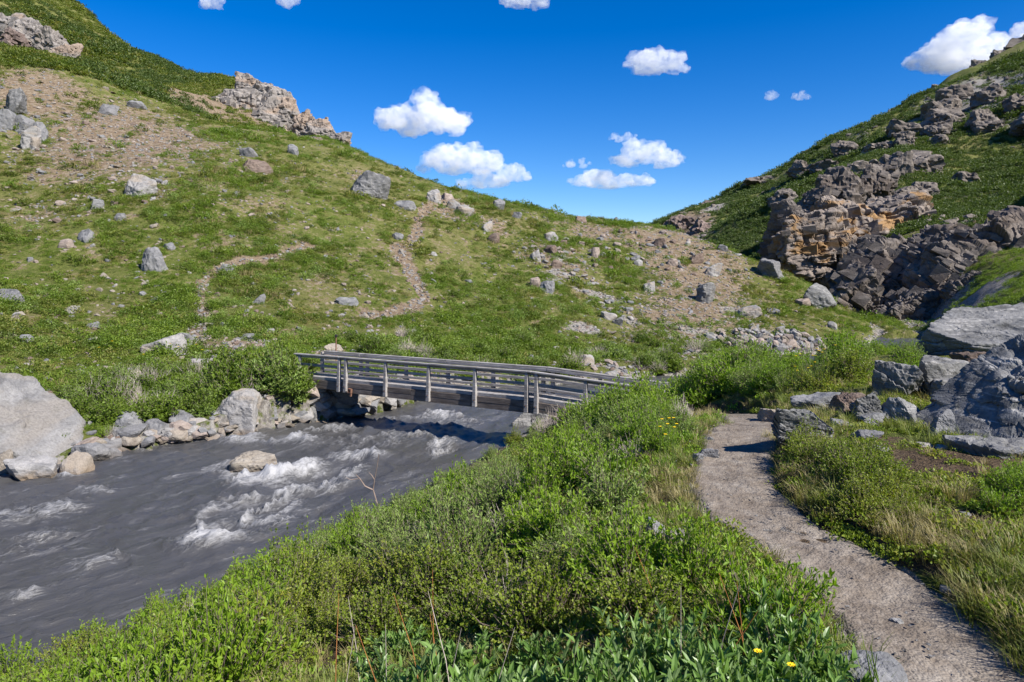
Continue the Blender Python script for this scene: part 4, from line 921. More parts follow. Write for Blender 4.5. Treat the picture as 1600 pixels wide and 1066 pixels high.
make_cliff('crag', 'broken pinkish crag at the upper left frame corner', 'cliff_pale', [(-30, 18, 34, 62, 118), (14, 28, 62, 78, 115), (44, 44, 90, 90, 112), (76, 62, 114, 100, 110), (-20, 45, 26, 76, 112, 'cliff_red')], 2540, (0.3, 0.1, 1), 10, 0.03, 0.05, 5, cat='crag', slabs=130, joint=0.35)
make_cliff('crag', 'small pinkish rock in the dark shrubs of the upper left hill', 'cliff_pale', [(220, 96, 243, 116, 170)], 2560, (0.1, 0.1, 1), 8, 0.03, 0.04, 3, cat='crag')

# ------------------------------------------------------------------ footbridge
def wood_material(name, c0, c1, c2, flecks=0.5):
    t = NT(name); co = t.coord('Object'); rnd = t.n('ShaderNodeObjectInfo').outputs['Random']
    ad = t.n('ShaderNodeVectorMath', operation='ADD'); t.l(co, ad.inputs[0]); cmb = t.n('ShaderNodeCombineXYZ'); t.l(t.math('MULTIPLY', rnd, 30.0), cmb.inputs[1]); t.l(cmb.outputs[0], ad.inputs[1])
    v = ad.outputs[0]
    n1 = t.noise(t.mapping(v, (0.9, 14, 14)), 2.0, 6, 0.65, 0.3); n2_ = t.noise(t.mapping(v, (1.2, 3, 3)), 1.6, 4, 0.6); n3 = t.noise(t.mapping(v, (3, 9, 9)), 3.0, 4, 0.7)
    col = t.ramp(n1, [(0.3, c0), (0.52, c1), (0.72, c2)])
    col = t.mix(t.ramp(n2_, [(0.35, 0.6), (0.6, 0.0)]), col, t.mix(1.0, col, (0.5, 0.47, 0.45), 'MULTIPLY'))
    col = t.mix(t.math('MULTIPLY', t.ramp(n3, [(0.63, 0.0), (0.70, 1.0)]), flecks), col, (0.62, 0.60, 0.58))
    col = t.mix(t.math('MULTIPLY', rnd, 0.3), col, t.mix(1.0, col, (0.6, 0.58, 0.58), 'MULTIPLY'))
    p = t.principled(col, 0.85, 0.2, t.bump(n1, 0.5, 0.012))
    return t.done(p.outputs[0])
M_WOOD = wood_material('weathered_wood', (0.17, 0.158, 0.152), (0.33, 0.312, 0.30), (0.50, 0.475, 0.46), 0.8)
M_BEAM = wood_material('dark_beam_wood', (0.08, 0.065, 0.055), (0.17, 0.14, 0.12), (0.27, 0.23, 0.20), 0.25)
M_RUST = simple_mat('rusty_steel', (0.10, 0.05, 0.03), (0.24, 0.13, 0.09), 25, 0.8, 0.3)
def block(name, size, mat, taper=None, bev=0.008):
    bm = bmesh.new(); v = [bm.verts.new(c * np.array(size)) for c in _cube]
    for f in ((0, 3, 2, 1), (4, 5, 6, 7), (0, 1, 5, 4), (1, 2, 6, 5), (2, 3, 7, 6), (3, 0, 4, 7)): bm.faces.new([v[i] for i in f])
    if taper:
        for q in v:
            if q.co.z > 0: q.co.x *= taper[0]; q.co.y = q.co.y * taper[1] + size[1] * (1 - taper[1]) * 0.5
    bmesh.ops.bevel(bm, geom=list(bm.edges), offset=bev, segments=1, affect='EDGES')
    me = bpy.data.meshes.new(name); bm.to_mesh(me); bm.free(); me.materials.append(mat); return me
def make_bridge():
    root = bpy.data.objects.new('footbridge', None); COL.objects.link(root)
    ang = -29.0
    root.location = (-7.0, 27.75, -3.3 + EZ); root.rotation_euler = (0, 0, R(ang))
    tag(root, 'weathered grey timber footbridge with railings crossing the silty river', 'footbridge')
    rr = random.Random(3)
    def zo(s):
        if s > 8.8: return -0.055 * (s - 8.8)
        if s < 0.1: return 0.03 * s * -1 * 0 - 0.0
        return 0.0
    def bar(name, s0, s1, y, z, w, h, mat):
        L = math.hypot(s1 - s0, zo(s1) - zo(s0)); me = block(name, (L, w, h), mat)
        o = link(name, me, root, loc=((s0 + s1) / 2, y, z + (zo(s0) + zo(s1)) / 2 + rr.uniform(-.006, .006)), rot=(0, -math.atan2(zo(s1) - zo(s0), s1 - s0), rr.uniform(-.002, .002)))
        return o
    spans = [(-2.5, 0.02), (0.03, 4.44), (4.45, 8.78), (8.79, 13.2)]
    for side, y0, sg in ((0, 0.0, -1), (1, 1.22, 1)):
        for a, b in spans:
            if side == 1 and a < -1: a = -2.0
            bar('cap_rail', a, b, y0 + sg * 0.02, -0.03, 0.17, 0.055, M_WOOD)
            bar('upper_rail', a, b, y0 - sg * 0.05, -0.11, 0.045, 0.10, M_WOOD)
            bar('middle_rail', a, b, y0 - sg * 0.05, -0.46, 0.045, 0.10, M_WOOD)
            bar('lower_rail', a, b, y0 - sg * 0.05, -0.82, 0.05, 0.10, M_WOOD)
        posts = [-2.2, 0.0, 0.36, 2.4, 4.45, 6.5, 8.6, 8.98, 10.8, 13.0]
        pm = block('post', (0.15, 0.15, 1.37), M_WOOD, taper=(0.72, 0.7))
        for s in posts:
            p = link('post', pm, root, loc=(s, y0 + sg * 0.055, -0.06 - 0.685 + zo(s)), rot=(0, 0, 0 if side == 0 else math.pi))
        for a, b in [(-2.5, 0.1), (0.12, 3.6), (3.61, 6.3), (6.31, 8.85), (8.86, 12.5)]:
            ramp = a < 0 or a > 8.8
            bar('edge_board', a, b, y0 + sg * 0.0 - sg * 0.045, -0.985, 0.05, 0.12, M_WOOD)
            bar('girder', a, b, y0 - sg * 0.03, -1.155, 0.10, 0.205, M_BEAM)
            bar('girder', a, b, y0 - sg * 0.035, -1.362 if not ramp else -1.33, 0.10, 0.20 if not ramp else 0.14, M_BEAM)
        for s in (0.0, 0.36, 2.4, 4.45, 6.5, 8.6, 8.98):
            bar('bolt_plate', s - .02, s + .02, y0 + sg * 0.13, -1.2, 0.012, 0.05, M_RUST)
    pl = block('deck_plank', (0.135, 1.1, 0.045), M_WOOD, bev=0.004)
    s = -2.4
    while s < 12.4:
        link('deck_plank', pl, root, loc=(s, 0.61, -1.00 + zo(s) + rr.uniform(-.003, .003)), rot=(0, -math.atan(-0.055) * (s > 8.8), rr.uniform(-.006, .006))); s += 0.147
    for s in (0.5, 2.9, 5.3, 7.7):
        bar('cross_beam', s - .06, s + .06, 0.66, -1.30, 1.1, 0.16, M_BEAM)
    # rusty hanger at the left post: an open box bracket and its stub
    bm = bmesh.new()
    for (cx, cz, sx, sz) in ((0, 0.07, .17, .03), (0, -0.07, .17, .03), (-0.07, 0, .03, .11), (0.07, 0, .03, .11)):
        m = bmesh.ops.create_cube(bm, size=1.0, matrix=Matrix.Translation((cx, 0, cz)) @ Matrix.Diagonal((sx, .1, sz, 1)))
    me = bpy.data.meshes.new('hanger_bracket'); bm.to_mesh(me); bm.free(); me.materials.append(M_RUST)
    hb = link('hanger_bracket', me, root, loc=(0.66, -0.13, -1.33), rot=(0, 0.12, 0))
    link('bracket_stub', block('bracket_stub', (0.07, 0.07, 0.16), M_RUST), hb, loc=(0.02, 0.05, -0.16))
    # stacked timber sills under both ends
    for s, zz in ((-1.4, -1.52), (9.6, -1.52)):
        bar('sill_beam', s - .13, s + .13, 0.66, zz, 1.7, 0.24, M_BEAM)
make_bridge()
def marker_post():
    h = hit(525, 556)
    d = 33.5; x = (525 - 800) / F * d; z0 = ground(x, d) - 0.1; z1 = EZ + (HY - 523) / F * d
    root = bpy.data.objects.new('marker_post', None); COL.objects.link(root); root.location = (x, d, z0)
    tag(root, 'thin rust-brown marker post with black cap behind the left bridge end', 'post')
    bm = bmesh.new(); bmesh.ops.create_cone(bm, cap_ends=True, segments=8, radius1=0.035, radius2=0.03, depth=z1 - z0 - 0.12); bmesh.ops.translate(bm, verts=bm.verts, vec=(0, 0, (z1 - z0 - .12) / 2))
    me = bpy.data.meshes.new('pole'); bm.to_mesh(me); bm.free(); me.materials.append(M_RUST); link('pole', me, root)
    link('cap', block('cap', (0.13, 0.12, 0.14), simple_mat('black_cap', (0.01, 0.01, 0.01), (0.03, 0.03, 0.03), 10), bev=0.02), root, loc=(0, 0, z1 - z0 - 0.06))
marker_post()

# ------------------------------------------------------------------ plants
def tubes(P0, P1, r0, r1):
    """three-sided twigs between point arrays"""
    d = P1 - P0; d /= np.linalg.norm(d, axis=1)[:, None] + 1e-9
    a = np.cross(d, np.array([0.3, 0.5, 0.81])); a /= np.linalg.norm(a, axis=1)[:, None] + 1e-9; b = np.cross(d, a)
    n = len(P0); V = np.empty((n, 6, 3))
    for k in range(3):
        c, s = math.cos(k * 2.0944), math.sin(k * 2.0944)
        V[:, k] = P0 + (a * c + b * s) * np.asarray(r0).reshape(-1, 1); V[:, 3 + k] = P1 + (a * c + b * s) * np.asarray(r1).reshape(-1, 1)
    base = (np.arange(n) * 6)[:, None]
    q = np.concatenate([base + np.array([k, (k + 1) % 3, 3 + (k + 1) % 3, 3 + k]) for k in range(3)])
    return V.reshape(-1, 3), q

def leaf_faces(P, A, Nn, L, W, shape='diamond', fold=0.25):
    """P base points, A leaf axis, N leaf normal"""
    A = A / (np.linalg.norm(A, axis=1)[:, None] + 1e-9); B = np.cross(A, Nn); B /= np.linalg.norm(B, axis=1)[:, None] + 1e-9; Nn = np.cross(B, A)
    L = L[:, None]; W = W[:, None]; n = len(P)
    if shape == 'diamond':
        V = np.stack([P, P + A * L * .5 + B * W * .5 + Nn * W * fold, P + A * L, P + A * L * .5 - B * W * .5 + Nn * W * fold], 1)
        base = (np.arange(n) * 4)[:, None]; q = np.concatenate([base + np.array([0, 1, 2]), base + np.array([0, 2, 3])]); k = 4
    else:
        V = np.stack([P, P + A * L * .3 + B * W * .46 + Nn * W * fold, P + A * L * .68 + B * W * .42 + Nn * W * fold * .6 - Nn * L * .03, P + A * L - Nn * L * .1, P + A * L * .68 - B * W * .42 + Nn * W * fold * .6 - Nn * L * .03, P + A * L * .3 - B * W * .46 + Nn * W * fold, P + A * L * .5], 1)
        base = (np.arange(n) * 7)[:, None]
        q = np.concatenate([base + np.array(t) for t in ((0, 1, 6), (1, 2, 6), (2, 3, 6), (3, 4, 6), (4, 5, 6), (5, 0, 6))]); k = 7
    return V.reshape(-1, 3), q, k

def shrub_meshes(name, leafmat, seed, H, Rd, twigs, per, L, W, shape='diamond', upright=0.4, stem_r=0.006, bare=0.0, mat_twig=None, cluster=0.0, low=0.15):
    r = np.random.default_rng(seed)
    ph = r.uniform(0, 2 * np.pi, twigs); u = r.uniform(0, 1, twigs); el = np.arcsin(np.clip(u ** 0.8, 0, 1))
    D = np.stack([np.cos(ph) * np.cos(el), np.sin(ph) * np.cos(el), np.sin(el)], -1)
    lump = 0.72 + 0.42 * fbm(D * 1.9 + seed, 2, seed % 50)
    rad = r.uniform(0.45, 1.0, twigs) ** 0.5 * lump
    tip = D * rad[:, None] * np.array([Rd, Rd, H]); tip[:, 2] = np.maximum(tip[:, 2], low * H * r.uniform(0.3, 1, twigs))
    anc = tip * r.uniform(0.25, 0.55, (twigs, 1)); anc[:, 2] *= 0.75
    mid = 0.5 * (anc + tip) + r.normal(size=(twigs, 3)) * Rd * 0.05; mid[:, 2] -= 0.02 * H
    root = anc * 0.12; root[:, 2] = -0.06
    segs = [(root, anc, stem_r, stem_r * .7), (anc, mid, stem_r * .6, stem_r * .45), (mid, tip, stem_r * .45, stem_r * .2)]
    Vs, Qs, o = [], [], 0
    for a, b, r0, r1 in segs:
        v, q = tubes(a, b, np.full(twigs, r0), np.full(twigs, r1)); Vs.append(v); Qs.append(q + o); o += len(v)
    stem = np_mesh(name + '_stems', np.concatenate(Vs), np.concatenate(Qs), mat_twig or M_TWIG, True)
    if bare >= 1: return stem, None
    t = r.uniform(0.0, 1.0, (twigs, per)) ** (0.75 - 0.4 * cluster)
    t = np.where(t < .5, t, t)
    P = np.where((t < .5)[..., None], anc[:, None] + (mid - anc)[:, None] * (t * 2)[..., None], mid[:, None] + (tip - mid)[:, None] * (t * 2 - 1)[..., None])
    A = (tip - anc); A /= np.linalg.norm(A, axis=1)[:, None] + 1e-9
    A = np.repeat(A[:, None], per, 1) * 0.55 + r.normal(size=(twigs, per, 3)) * 0.62 + np.array([0, 0, upright])
    Nn = r.normal(size=(twigs, per, 3)) * 0.55 + np.array([0, 0, 1.0]) + P / Rd * 0.5
    P = P.reshape(-1, 3); A = A.reshape(-1, 3); Nn = Nn.reshape(-1, 3); n = len(P)
    sc = r.uniform(0.6, 1.15, n)
    V, q, k = leaf_faces(P, A, Nn, L * sc, W * sc, shape)
    tint = np.repeat(np.clip(np.repeat(r.uniform(0, 1, twigs), per) * 0.55 + r.uniform(0, 1, n) * 0.45, 0, 1), k)
    leaf = np_mesh(name + '_leaves', V, q, LM[leafmat], False, {'tint': tint})
    return stem, leaf

PROTO = {}
def proto(kind, k, **kw):
    PROTO[kind] = [shrub_meshes(kind, seed=3000 + hash_i(kind) + i * 17, **kw) for i in range(k)]
def hash_i(s): return sum(ord(c) * (i + 3) for i, c in enumerate(s)) % 900
proto('birch', 4, leafmat='birch', H=0.50, Rd=0.46, twigs=420, per=15, L=0.021, W=0.019, upright=0.15, stem_r=0.0035)
proto('bright', 3, leafmat='bright', H=0.55, Rd=0.46, twigs=300, per=14, L=0.040, W=0.017, upright=0.5, stem_r=0.004)
proto('greywillow', 3, leafmat='greywillow', H=0.52, Rd=0.46, twigs=330, per=14, L=0.036, W=0.012, upright=0.45, stem_r=0.004)
proto('broad', 4, leafmat='broad', H=0.46, Rd=0.36, twigs=95, per=12, L=0.066, W=0.021, shape='lance', upright=0.75, stem_r=0.004, cluster=1.0)
proto('bankwillow', 3, leafmat='tundra_lush', H=0.60, Rd=0.55, twigs=260, per=12, L=0.060, W=0.032, upright=0.35, stem_r=0.006)
proto('bankgrey', 2, leafmat='greywillow', H=0.60, Rd=0.55, twigs=260, per=11, L=0.055, W=0.026, upright=0.35, stem_r=0.006)
proto('bare', 2, leafmat='birch', H=0.75, Rd=0.55, twigs=170, per=1, L=0.02, W=0.015, bare=0.5, mat_twig=M_DEAD, stem_r=0.006)
NSHRUB = [0]
def shrub(kind, x, y, s, label, group, rnd, cat='shrub', hz=1.0, z=None):
    stem, leaf = PROTO[kind][rnd.randrange(len(PROTO[kind]))]
    root = bpy.data.objects.new({'birch': 'birch_shrub', 'bare': 'leafless_shrub', 'greywillow': 'grey_willow', 'bankgrey': 'grey_willow', 'broad': 'broad_leaved_willow'}.get(kind, 'willow_shrub'), None); COL.objects.link(root)
    root.location = (x, y, (ground(x, y) if z is None else z) - 0.03); root.rotation_euler = (rnd.uniform(-.08, .08), rnd.uniform(-.08, .08), rnd.uniform(0, 6.28)); root.scale = (s, s, s * hz)
    tag(root, label, cat, group)
    link('stems', stem, root)
    if leaf: link('foliage', leaf, root)
    NSHRUB[0] += 1
    return root

RS = random.Random(21)
def path_clear(x, y):
    k = ((PT[:, 0] - x) ** 2 + (PT[:, 1] - y) ** 2)
    return math.sqrt(k.min()), PT[k.argmin(), 0]
def to_px(x, y, z):
    return 800 + x / y * F, HY - (z - EZ) / y * F
rock_xy = [(o.location.x, o.location.y, max(o.dimensions.x, o.dimensions.y) * 0.5) for o in COL.objects if o.name.split('.')[0] in ('boulder', 'stone', 'river_rock')]
def rock_clear(x, y, m=0.1):
    return all((x - a) ** 2 + (y - b) ** 2 > (c * 0.8 + m) ** 2 for a, b, c in rock_xy)
# slope between trail and river
cand = []
tries = 0
while tries < 24000 and len(cand) < 300:
    tries += 1
    d = math.exp(RS.uniform(math.log(2.0), math.log(24.5))); px = RS.uniform(-260, 1330)
    x, y = (px - 800) / F * d, d
    sp = 0.27 + 0.024 * d
    if any((x - a) ** 2 + (y - b) ** 2 < sp * sp for a, b in cand): continue
    pd, pxx = path_clear(x, y)
    if pd < (0.62 if y < 9 else 0.9) or (x > pxx and y < 9.5): continue
    if river_sd(np.array([x]), np.array([y]))[0] > -0.15: continue
    if x > 2.2 and y > 20.5: continue
    if not rock_clear(x, y, 0.22): continue
    cand.append((x, y))
LAB = {'birch': 'dwarf birch shrub with tiny dark leaves on the slope between trail and river', 'bright': 'bright green willow shrub on the slope between trail and river', 'greywillow': 'grey-green willow shrub on the slope between trail and river', 'broad': 'broad-leaved willow shrub at the bottom of the picture beside the trail'}
KN = {'birch': 'dwarf birch shrub', 'bright': 'bright green willow shrub', 'greywillow': 'grey-green willow shrub', 'broad': 'broad-leaved willow shrub'}
def slope_label(kind, x, y, s, px, py):
    pd = path_clear(x, y)[0]; sd = float(river_sd(np.array([x]), np.array([y]))[0])
    if abs(px - 1035) < 110 and 790 < py < 900: w = 'around the upright pale slab left of the trail'
    elif y > 16: w = 'crowding the right-hand bridge ramp'
    elif px > 540 and py > 940: w = 'at the bottom of the picture beside the trail'
    elif 360 < px < 620 and py > 930: w = 'beside the small bare grass patch at the bottom'
    elif px < 330 and py > 880: w = 'in the lower left corner ' + ('at the brink of the river' if sd > -1.5 else 'touching the bottom frame' if py > 1010 else 'touching the left frame' if px < 60 else 'above the river')
    elif pd < 1.25: w = 'lining the left edge of the trail'
    elif 470 < px < 680 and 740 < py < 860: w = 'near the dead branch above the river'
    elif sd > -1.6: w = 'leaning over the near river edge'
    elif y > 9: w = 'on the far part of the slope before the bridge'
    else: w = 'mid-slope ' + ('nearer the trail' if pd < 2.2 else 'nearer the river') + (', below the dead branch' if y < 6 else ', level with the upright slab' if y < 7.5 else ', towards the bridge')
    return ('tall ' if s > 1.13 else 'low ' if s < .9 else '') + KN[kind] + ' ' + w
for x, y in cand:
    z = ground(x, y); px, py = to_px(x, y, z + 0.3)
    if 400 < px < 575 and py > 985: continue                      # the small bare patch of grass
    nz = float(n2(np.array([x]), np.array([y]), 0.55, 2, 91)[0]) + RS.uniform(-.25, .25)
    kind = 'birch' if nz > 0.02 else 'bright' if nz > -0.55 else 'greywillow'
    if 480 < px < 800 and 720 < py < 860 and RS.random() < .7: kind = 'greywillow'
    if px < 560 and RS.random() < .55: kind = 'bright'
    if 850 < py < 990 and px > 480 and RS.random() < .85: kind = 'birch'
    if py > 945 and px > 540: kind = 'broad'
    if py < 700 and RS.random() < .5: kind = RS.choice(['greywillow', 'bright'])
    s = RS.uniform(0.8, 1.2) * (1.0 + 0.012 * y) * (0.85 if kind == 'broad' else 1)
    if path_clear(x, y)[0] < 1.0: s *= 0.8
    if y > 13: s *= 0.78
    lb = slope_label(kind, x, y, s, px, py); shrub(kind, x, y, s, lb, lb, RS, hz=RS.uniform(.85, 1.15))
for i, (x, y) in enumerate(cand[::13]):
    if y > 3.2 and path_clear(x, y)[0] > .8: shrub('bare', x + .2, y + .1, .62 + .01 * y, 'leafless grey twiggy shrub poking through the green bank shrubs', 'leafless twiggy shrubs on the near bank', RS, hz=.95)
# foreground broad-leaved willows, packed
for i in range(46):
    px = RS.uniform(560, 1290); py = RS.uniform(1000, 1230)
    d = RS.uniform(2.05, 3.0); x = (px - 800) / F * d
    if path_clear(x, d)[0] < 0.66: continue
    sx = RS.uniform(.75, 1.05); lb = ('full ' if sx > .95 else 'small ' if sx < .85 else '') + 'broad-leaved willow shrub at the bottom edge ' + ('below the dwarf birches' if px < 800 else 'with yellow flowers beside it' if px > 1100 else 'left of the yellow flowers'); shrub('broad', x, d, sx, lb, lb, RS)
# bright willows behind the stones, and along the low bank to the right of the bridge
n = 0
while n < 95:
    px = RS.uniform(985, 1470); d = math.exp(RS.uniform(math.log(9.0), math.log(21))); x = (px - 800) / F * d
    if path_clear(x, d)[0] < 0.8 or not rock_clear(x, d, 0.35): continue
    if d < 10.5 and px > 1240: continue
    kind = RS.choice(['bright', 'bright', 'bright', 'greywillow'])
    w = ('between bridge ramp and trail' if px < 1090 else 'straight beyond the end of the trail' if px < 1200 else 'behind the low sloping slab' if px < 1290 else 'left of the dark ridged boulder' if px < 1380 else 'behind the lichen-spotted boulder')
    w = ('near ' if d < 12 else 'farther ' if d > 16 else '') + 'dense %s willow shrub ' % ('bright green' if kind == 'bright' else 'grey-green') + w
    shrub(kind, x, d, RS.uniform(.75, 1.15), w, w, RS, hz=RS.uniform(.75, 1.05)); n += 1
n = 0
while n < 46:
    px = RS.uniform(930, 1215); d = RS.uniform(13.5, 21.5); x = (px - 800) / F * d
    if path_clear(x, d)[0] < 0.75: continue
    kind = RS.choice(['bright', 'bright', 'greywillow'])
    w = 'chest-high ' + KN[kind] + (' against the right bridge ramp' if px < 1010 else ' beside the sunken trail below the brow' if px < 1110 else ' below the brow left of the bright willows'); shrub(kind, x, d, RS.uniform(1.5, 2.1), w, w, RS, hz=RS.uniform(.85, 1.1)); n += 1
for px, d, sc_ in ((892, 20.2, 1.7), (915, 19.6, 1.9), (940, 19.8, 2.0), (962, 19.0, 2.0), (985, 19.2, 2.1), (1005, 18.2, 2.1), (930, 18.6, 1.5), (970, 17.6, 1.6), (985, 12.2, 1.9), (1005, 12.0, 1.95), (1018, 11.4, 1.7), (965, 13.0, 1.9), (1000, 13.4, 2.0), (1030, 10.6, 1.4), (945, 13.8, 1.8), (975, 11.2, 1.5), (1020, 10.2, 1.15), (990, 10.4, 1.2)):
    kind = RS.choice(['bright', 'greywillow', 'bright']); w = 'bushy ' + KN[kind] + ' hiding the right end of the bridge ramp'; shrub(kind, (px - 800) / F * d, d, sc_, w, w, RS)
# low birch shrubs along the right trail edge
for i in range(34):
    px = RS.uniform(1215, 1420); py = RS.uniform(690, 815)
    if px < 1215 + (py - 700) * .35: continue
    h = hit(px, py)
    if h is None or path_clear(h[0], h[1])[0] < 0.56 or not rock_clear(h[0], h[1], .05): continue
    w = 'low birch shrub right of the trail ' + ('just below the slate rock' if py < 720 else 'farthest from the trail' if px > 1340 else 'overhanging the shaded trail' if py > 765 else 'midway along the bend')
    shrub('birch', h[0], h[1], RS.uniform(.45, .85), w, w, RS)
for px, py in ((1580, 770), (1560, 800), (1600, 785), (1600, 760), (1640, 790)):
    h = hit(px, py); shrub('bright', h[0], h[1], .5, 'small leafy shrub in the shade at the right frame edge', 'small shrubs at the right frame edge', RS)
# far bank shrubs
def px_shrubs(n, fx, kinds, smin, smax, label, group, hz=(.7, 1.0)):
    for i in range(n):
        px, py = fx(RS); h = hit(px, py)
        if h is None or h[1] < 21 or h[2] < WZ + EZ + 0.1 or not rock_clear(h[0], h[1], .1): continue
        k = RS.choice(kinds)
        place = ('just behind the huge boulder' if px < 190 else 'above the flat grey-brown block' if px < 250 else 'above the brown-footed wedge rock' if px < 325 else 'behind the streaked wedge boulder' if px < 410 else 'above the rounded pale boulder' if px < 490
                 else 'behind the left bridge posts' if px < 640 else 'behind the middle bridge posts' if px < 800 else 'beyond the right bridge ramp' if px < 960 else 'below the lower gravel patch' if px < 1090 else 'at the left foot of the rubble heap' if px < 1200 else 'at the right foot of the rubble heap')
        shrub(k, h[0], h[1], RS.uniform(smin, smax), (label % {'bankwillow': 'green', 'bankgrey': 'grey-green', 'bare': 'leafless grey'}[k]) + ' ' + place, group + ', ' + k + ', ' + place, RS, hz=RS.uniform(*hz))
px_shrubs(130, lambda r: (lambda k: (k, r.uniform(max(565, 600 - (k - 120) * .1), 672 - (k - 120) * .12)))(r.uniform(100, 480)), ['bankwillow', 'bankwillow', 'bankwillow', 'bankgrey', 'bare'], 1.3, 2.2, '%s willow shrub on the far bank', 'far bank willows left of the bridge')
px_shrubs(14, lambda r: (r.uniform(365, 465), r.uniform(585, 625)), ['bankwillow', 'bankwillow', 'bankgrey'], 2.3, 3.3, 'tall %s willow shrub near the left bridge end', 'tall willows at the left bridge end', (.8, 1.1))
px_shrubs(60, lambda r: (r.uniform(545, 1120), r.gauss(562, 14)), ['bankwillow', 'bankwillow', 'bankgrey', 'bare'], 1.4, 2.6, '%s willow shrub across the river', 'far bank willows behind the bridge', (.6, .9))
px_shrubs(24, lambda r: (r.uniform(1090, 1400), r.gauss(574, 8)), ['bankwillow', 'bankgrey', 'bare'], 1.2, 2.0, 'low %s willow shrub at the water', 'willows below the rubble heap', (.5, .8))
for px, d, s in ((870, 21.0, 1.5), (895, 20.5, 1.7), (925, 20.4, 1.5), (850, 21.8, 1.2), (905, 19.2, 1.2), (955, 20.2, 1.1)):
    x = (px - 800) / F * d; shrub('bare', x, d, s, 'leafless pinkish willow shrub leaning on the right bridge ramp', 'leafless shrubs at the right bridge ramp', RS)

# --- low cover as masses
def clump_mesh(name, leafmat, seed, H, Rd, n, L, W):
    r = np.random.default_rng(seed)
    ph = r.uniform(0, 2 * np.pi, n); el = np.arcsin(r.uniform(0.0, 1, n) ** 0.9)
    D = np.stack([np.cos(ph) * np.cos(el), np.sin(ph) * np.cos(el), np.sin(el)], -1)
    lump = 0.75 + 0.5 * fbm(D * 1.7 + seed, 2, seed % 50)
    P = D * (r.uniform(.35, 1, n) ** .5 * lump)[:, None] * np.array([Rd, Rd, H])
    A = D * .6 + r.normal(size=(n, 3)) * .6 + np.array([0, 0, .25]); Nn = r.normal(size=(n, 3)) * .5 + np.array([0, 0, .8]) + D * .6
    sc = r.uniform(.6, 1.3, n); V, q, k = leaf_faces(P, A, Nn, L * sc, W * sc)
    return np_mesh(name, V, q, LM[leafmat], False, {'tint': np.repeat(r.uniform(0, 1, n), k)})
def tuft_mesh(name, leafmat, seed, n, h, spread, w):
    r = np.random.default_rng(seed)
    ph = r.uniform(0, 2 * np.pi, n); P = np.stack([np.cos(ph), np.sin(ph), 0 * ph], -1) * (r.uniform(0, 1, n) * spread)[:, None]; P[:, 2] -= 0.01
    lean = np.stack([np.cos(ph), np.sin(ph), 0 * ph], -1) * r.uniform(.15, .9, n)[:, None] + r.normal(size=(n, 3)) * .15; lean[:, 2] = 0
    hh = h * r.uniform(.5, 1.15, n); side = np.stack([-np.sin(ph), np.cos(ph), 0 * ph], -1) * (w * r.uniform(.6, 1.2, n))[:, None]
    M = P + lean * (hh * .35)[:, None] + np.array([0, 0, 1]) * (hh * .6)[:, None]; T = P + lean * hh[:, None] + np.array([0, 0, 1]) * (hh * .85)[:, None]
    V = np.stack([P - side, P + side, M + side * .7, M - side * .7, T], 1).reshape(-1, 3)
    b = (np.arange(n) * 5)[:, None]
    tri = b + np.array([3, 2, 4]); quad = b + np.array([0, 1, 2, 3])
    return np_mesh(name, V, [quad, tri], LM[leafmat], False, {'tint': np.repeat(r.uniform(0, 1, n), 5)})

def scatter(name, meshes, P, rot, scale, idx, label, cat):
    """one object: the meshes instanced on points"""
    coll = bpy.data.collections.new(name + '_sources')
    for i, m in enumerate(meshes):
        coll.objects.link(bpy.data.objects.new('%s_source_%02d' % (name, i), m))
    me = bpy.data.meshes.new(name); me.vertices.add(len(P)); me.vertices.foreach_set('co', np.asarray(P, np.float32).ravel())
    a = me.attributes.new('rot', 'FLOAT_VECTOR', 'POINT'); a.data.foreach_set('vector', np.asarray(rot, np.float32).ravel())
    a = me.attributes.new('scl', 'FLOAT_VECTOR', 'POINT'); a.data.foreach_set('vector', np.asarray(scale, np.float32).ravel())
    a = me.attributes.new('idx', 'INT', 'POINT'); a.data.foreach_set('value', np.asarray(idx, np.int32))
    o = link(name, me)
    ng = bpy.data.node_groups.new(name + '_scatter', 'GeometryNodeTree')
    ng.interface.new_socket('Geometry', in_out='INPUT', socket_type='NodeSocketGeometry'); ng.interface.new_socket('Geometry', in_out='OUTPUT', socket_type='NodeSocketGeometry')
    gi = ng.nodes.new('NodeGroupInput'); go = ng.nodes.new('NodeGroupOutput')
    ip = ng.nodes.new('GeometryNodeInstanceOnPoints'); ci = ng.nodes.new('GeometryNodeCollectionInfo')
    ci.inputs['Collection'].default_value = coll; ci.inputs['Separate Children'].default_value = True; ci.inputs['Reset Children'].default_value = True
    def na(nm, typ):
        n_ = ng.nodes.new('GeometryNodeInputNamedAttribute'); n_.data_type = typ; n_.inputs['Name'].default_value = nm; return n_.outputs[0]
    ng.links.new(gi.outputs[0], ip.inputs['Points']); ng.links.new(ci.outputs[0], ip.inputs['Instance']); ip.inputs['Pick Instance'].default_value = True
    ng.links.new(na('idx', 'INT'), ip.inputs['Instance Index']); ng.links.new(na('rot', 'FLOAT_VECTOR'), ip.inputs['Rotation']); ng.links.new(na('scl', 'FLOAT_VECTOR'), ip.inputs['Scale'])
    ng.links.new(ip.outputs[0], go.inputs[0])
    md = o.modifiers.new('scatter', 'NODES'); md.node_group = ng
    return tag(o, label, cat, kind='stuff')

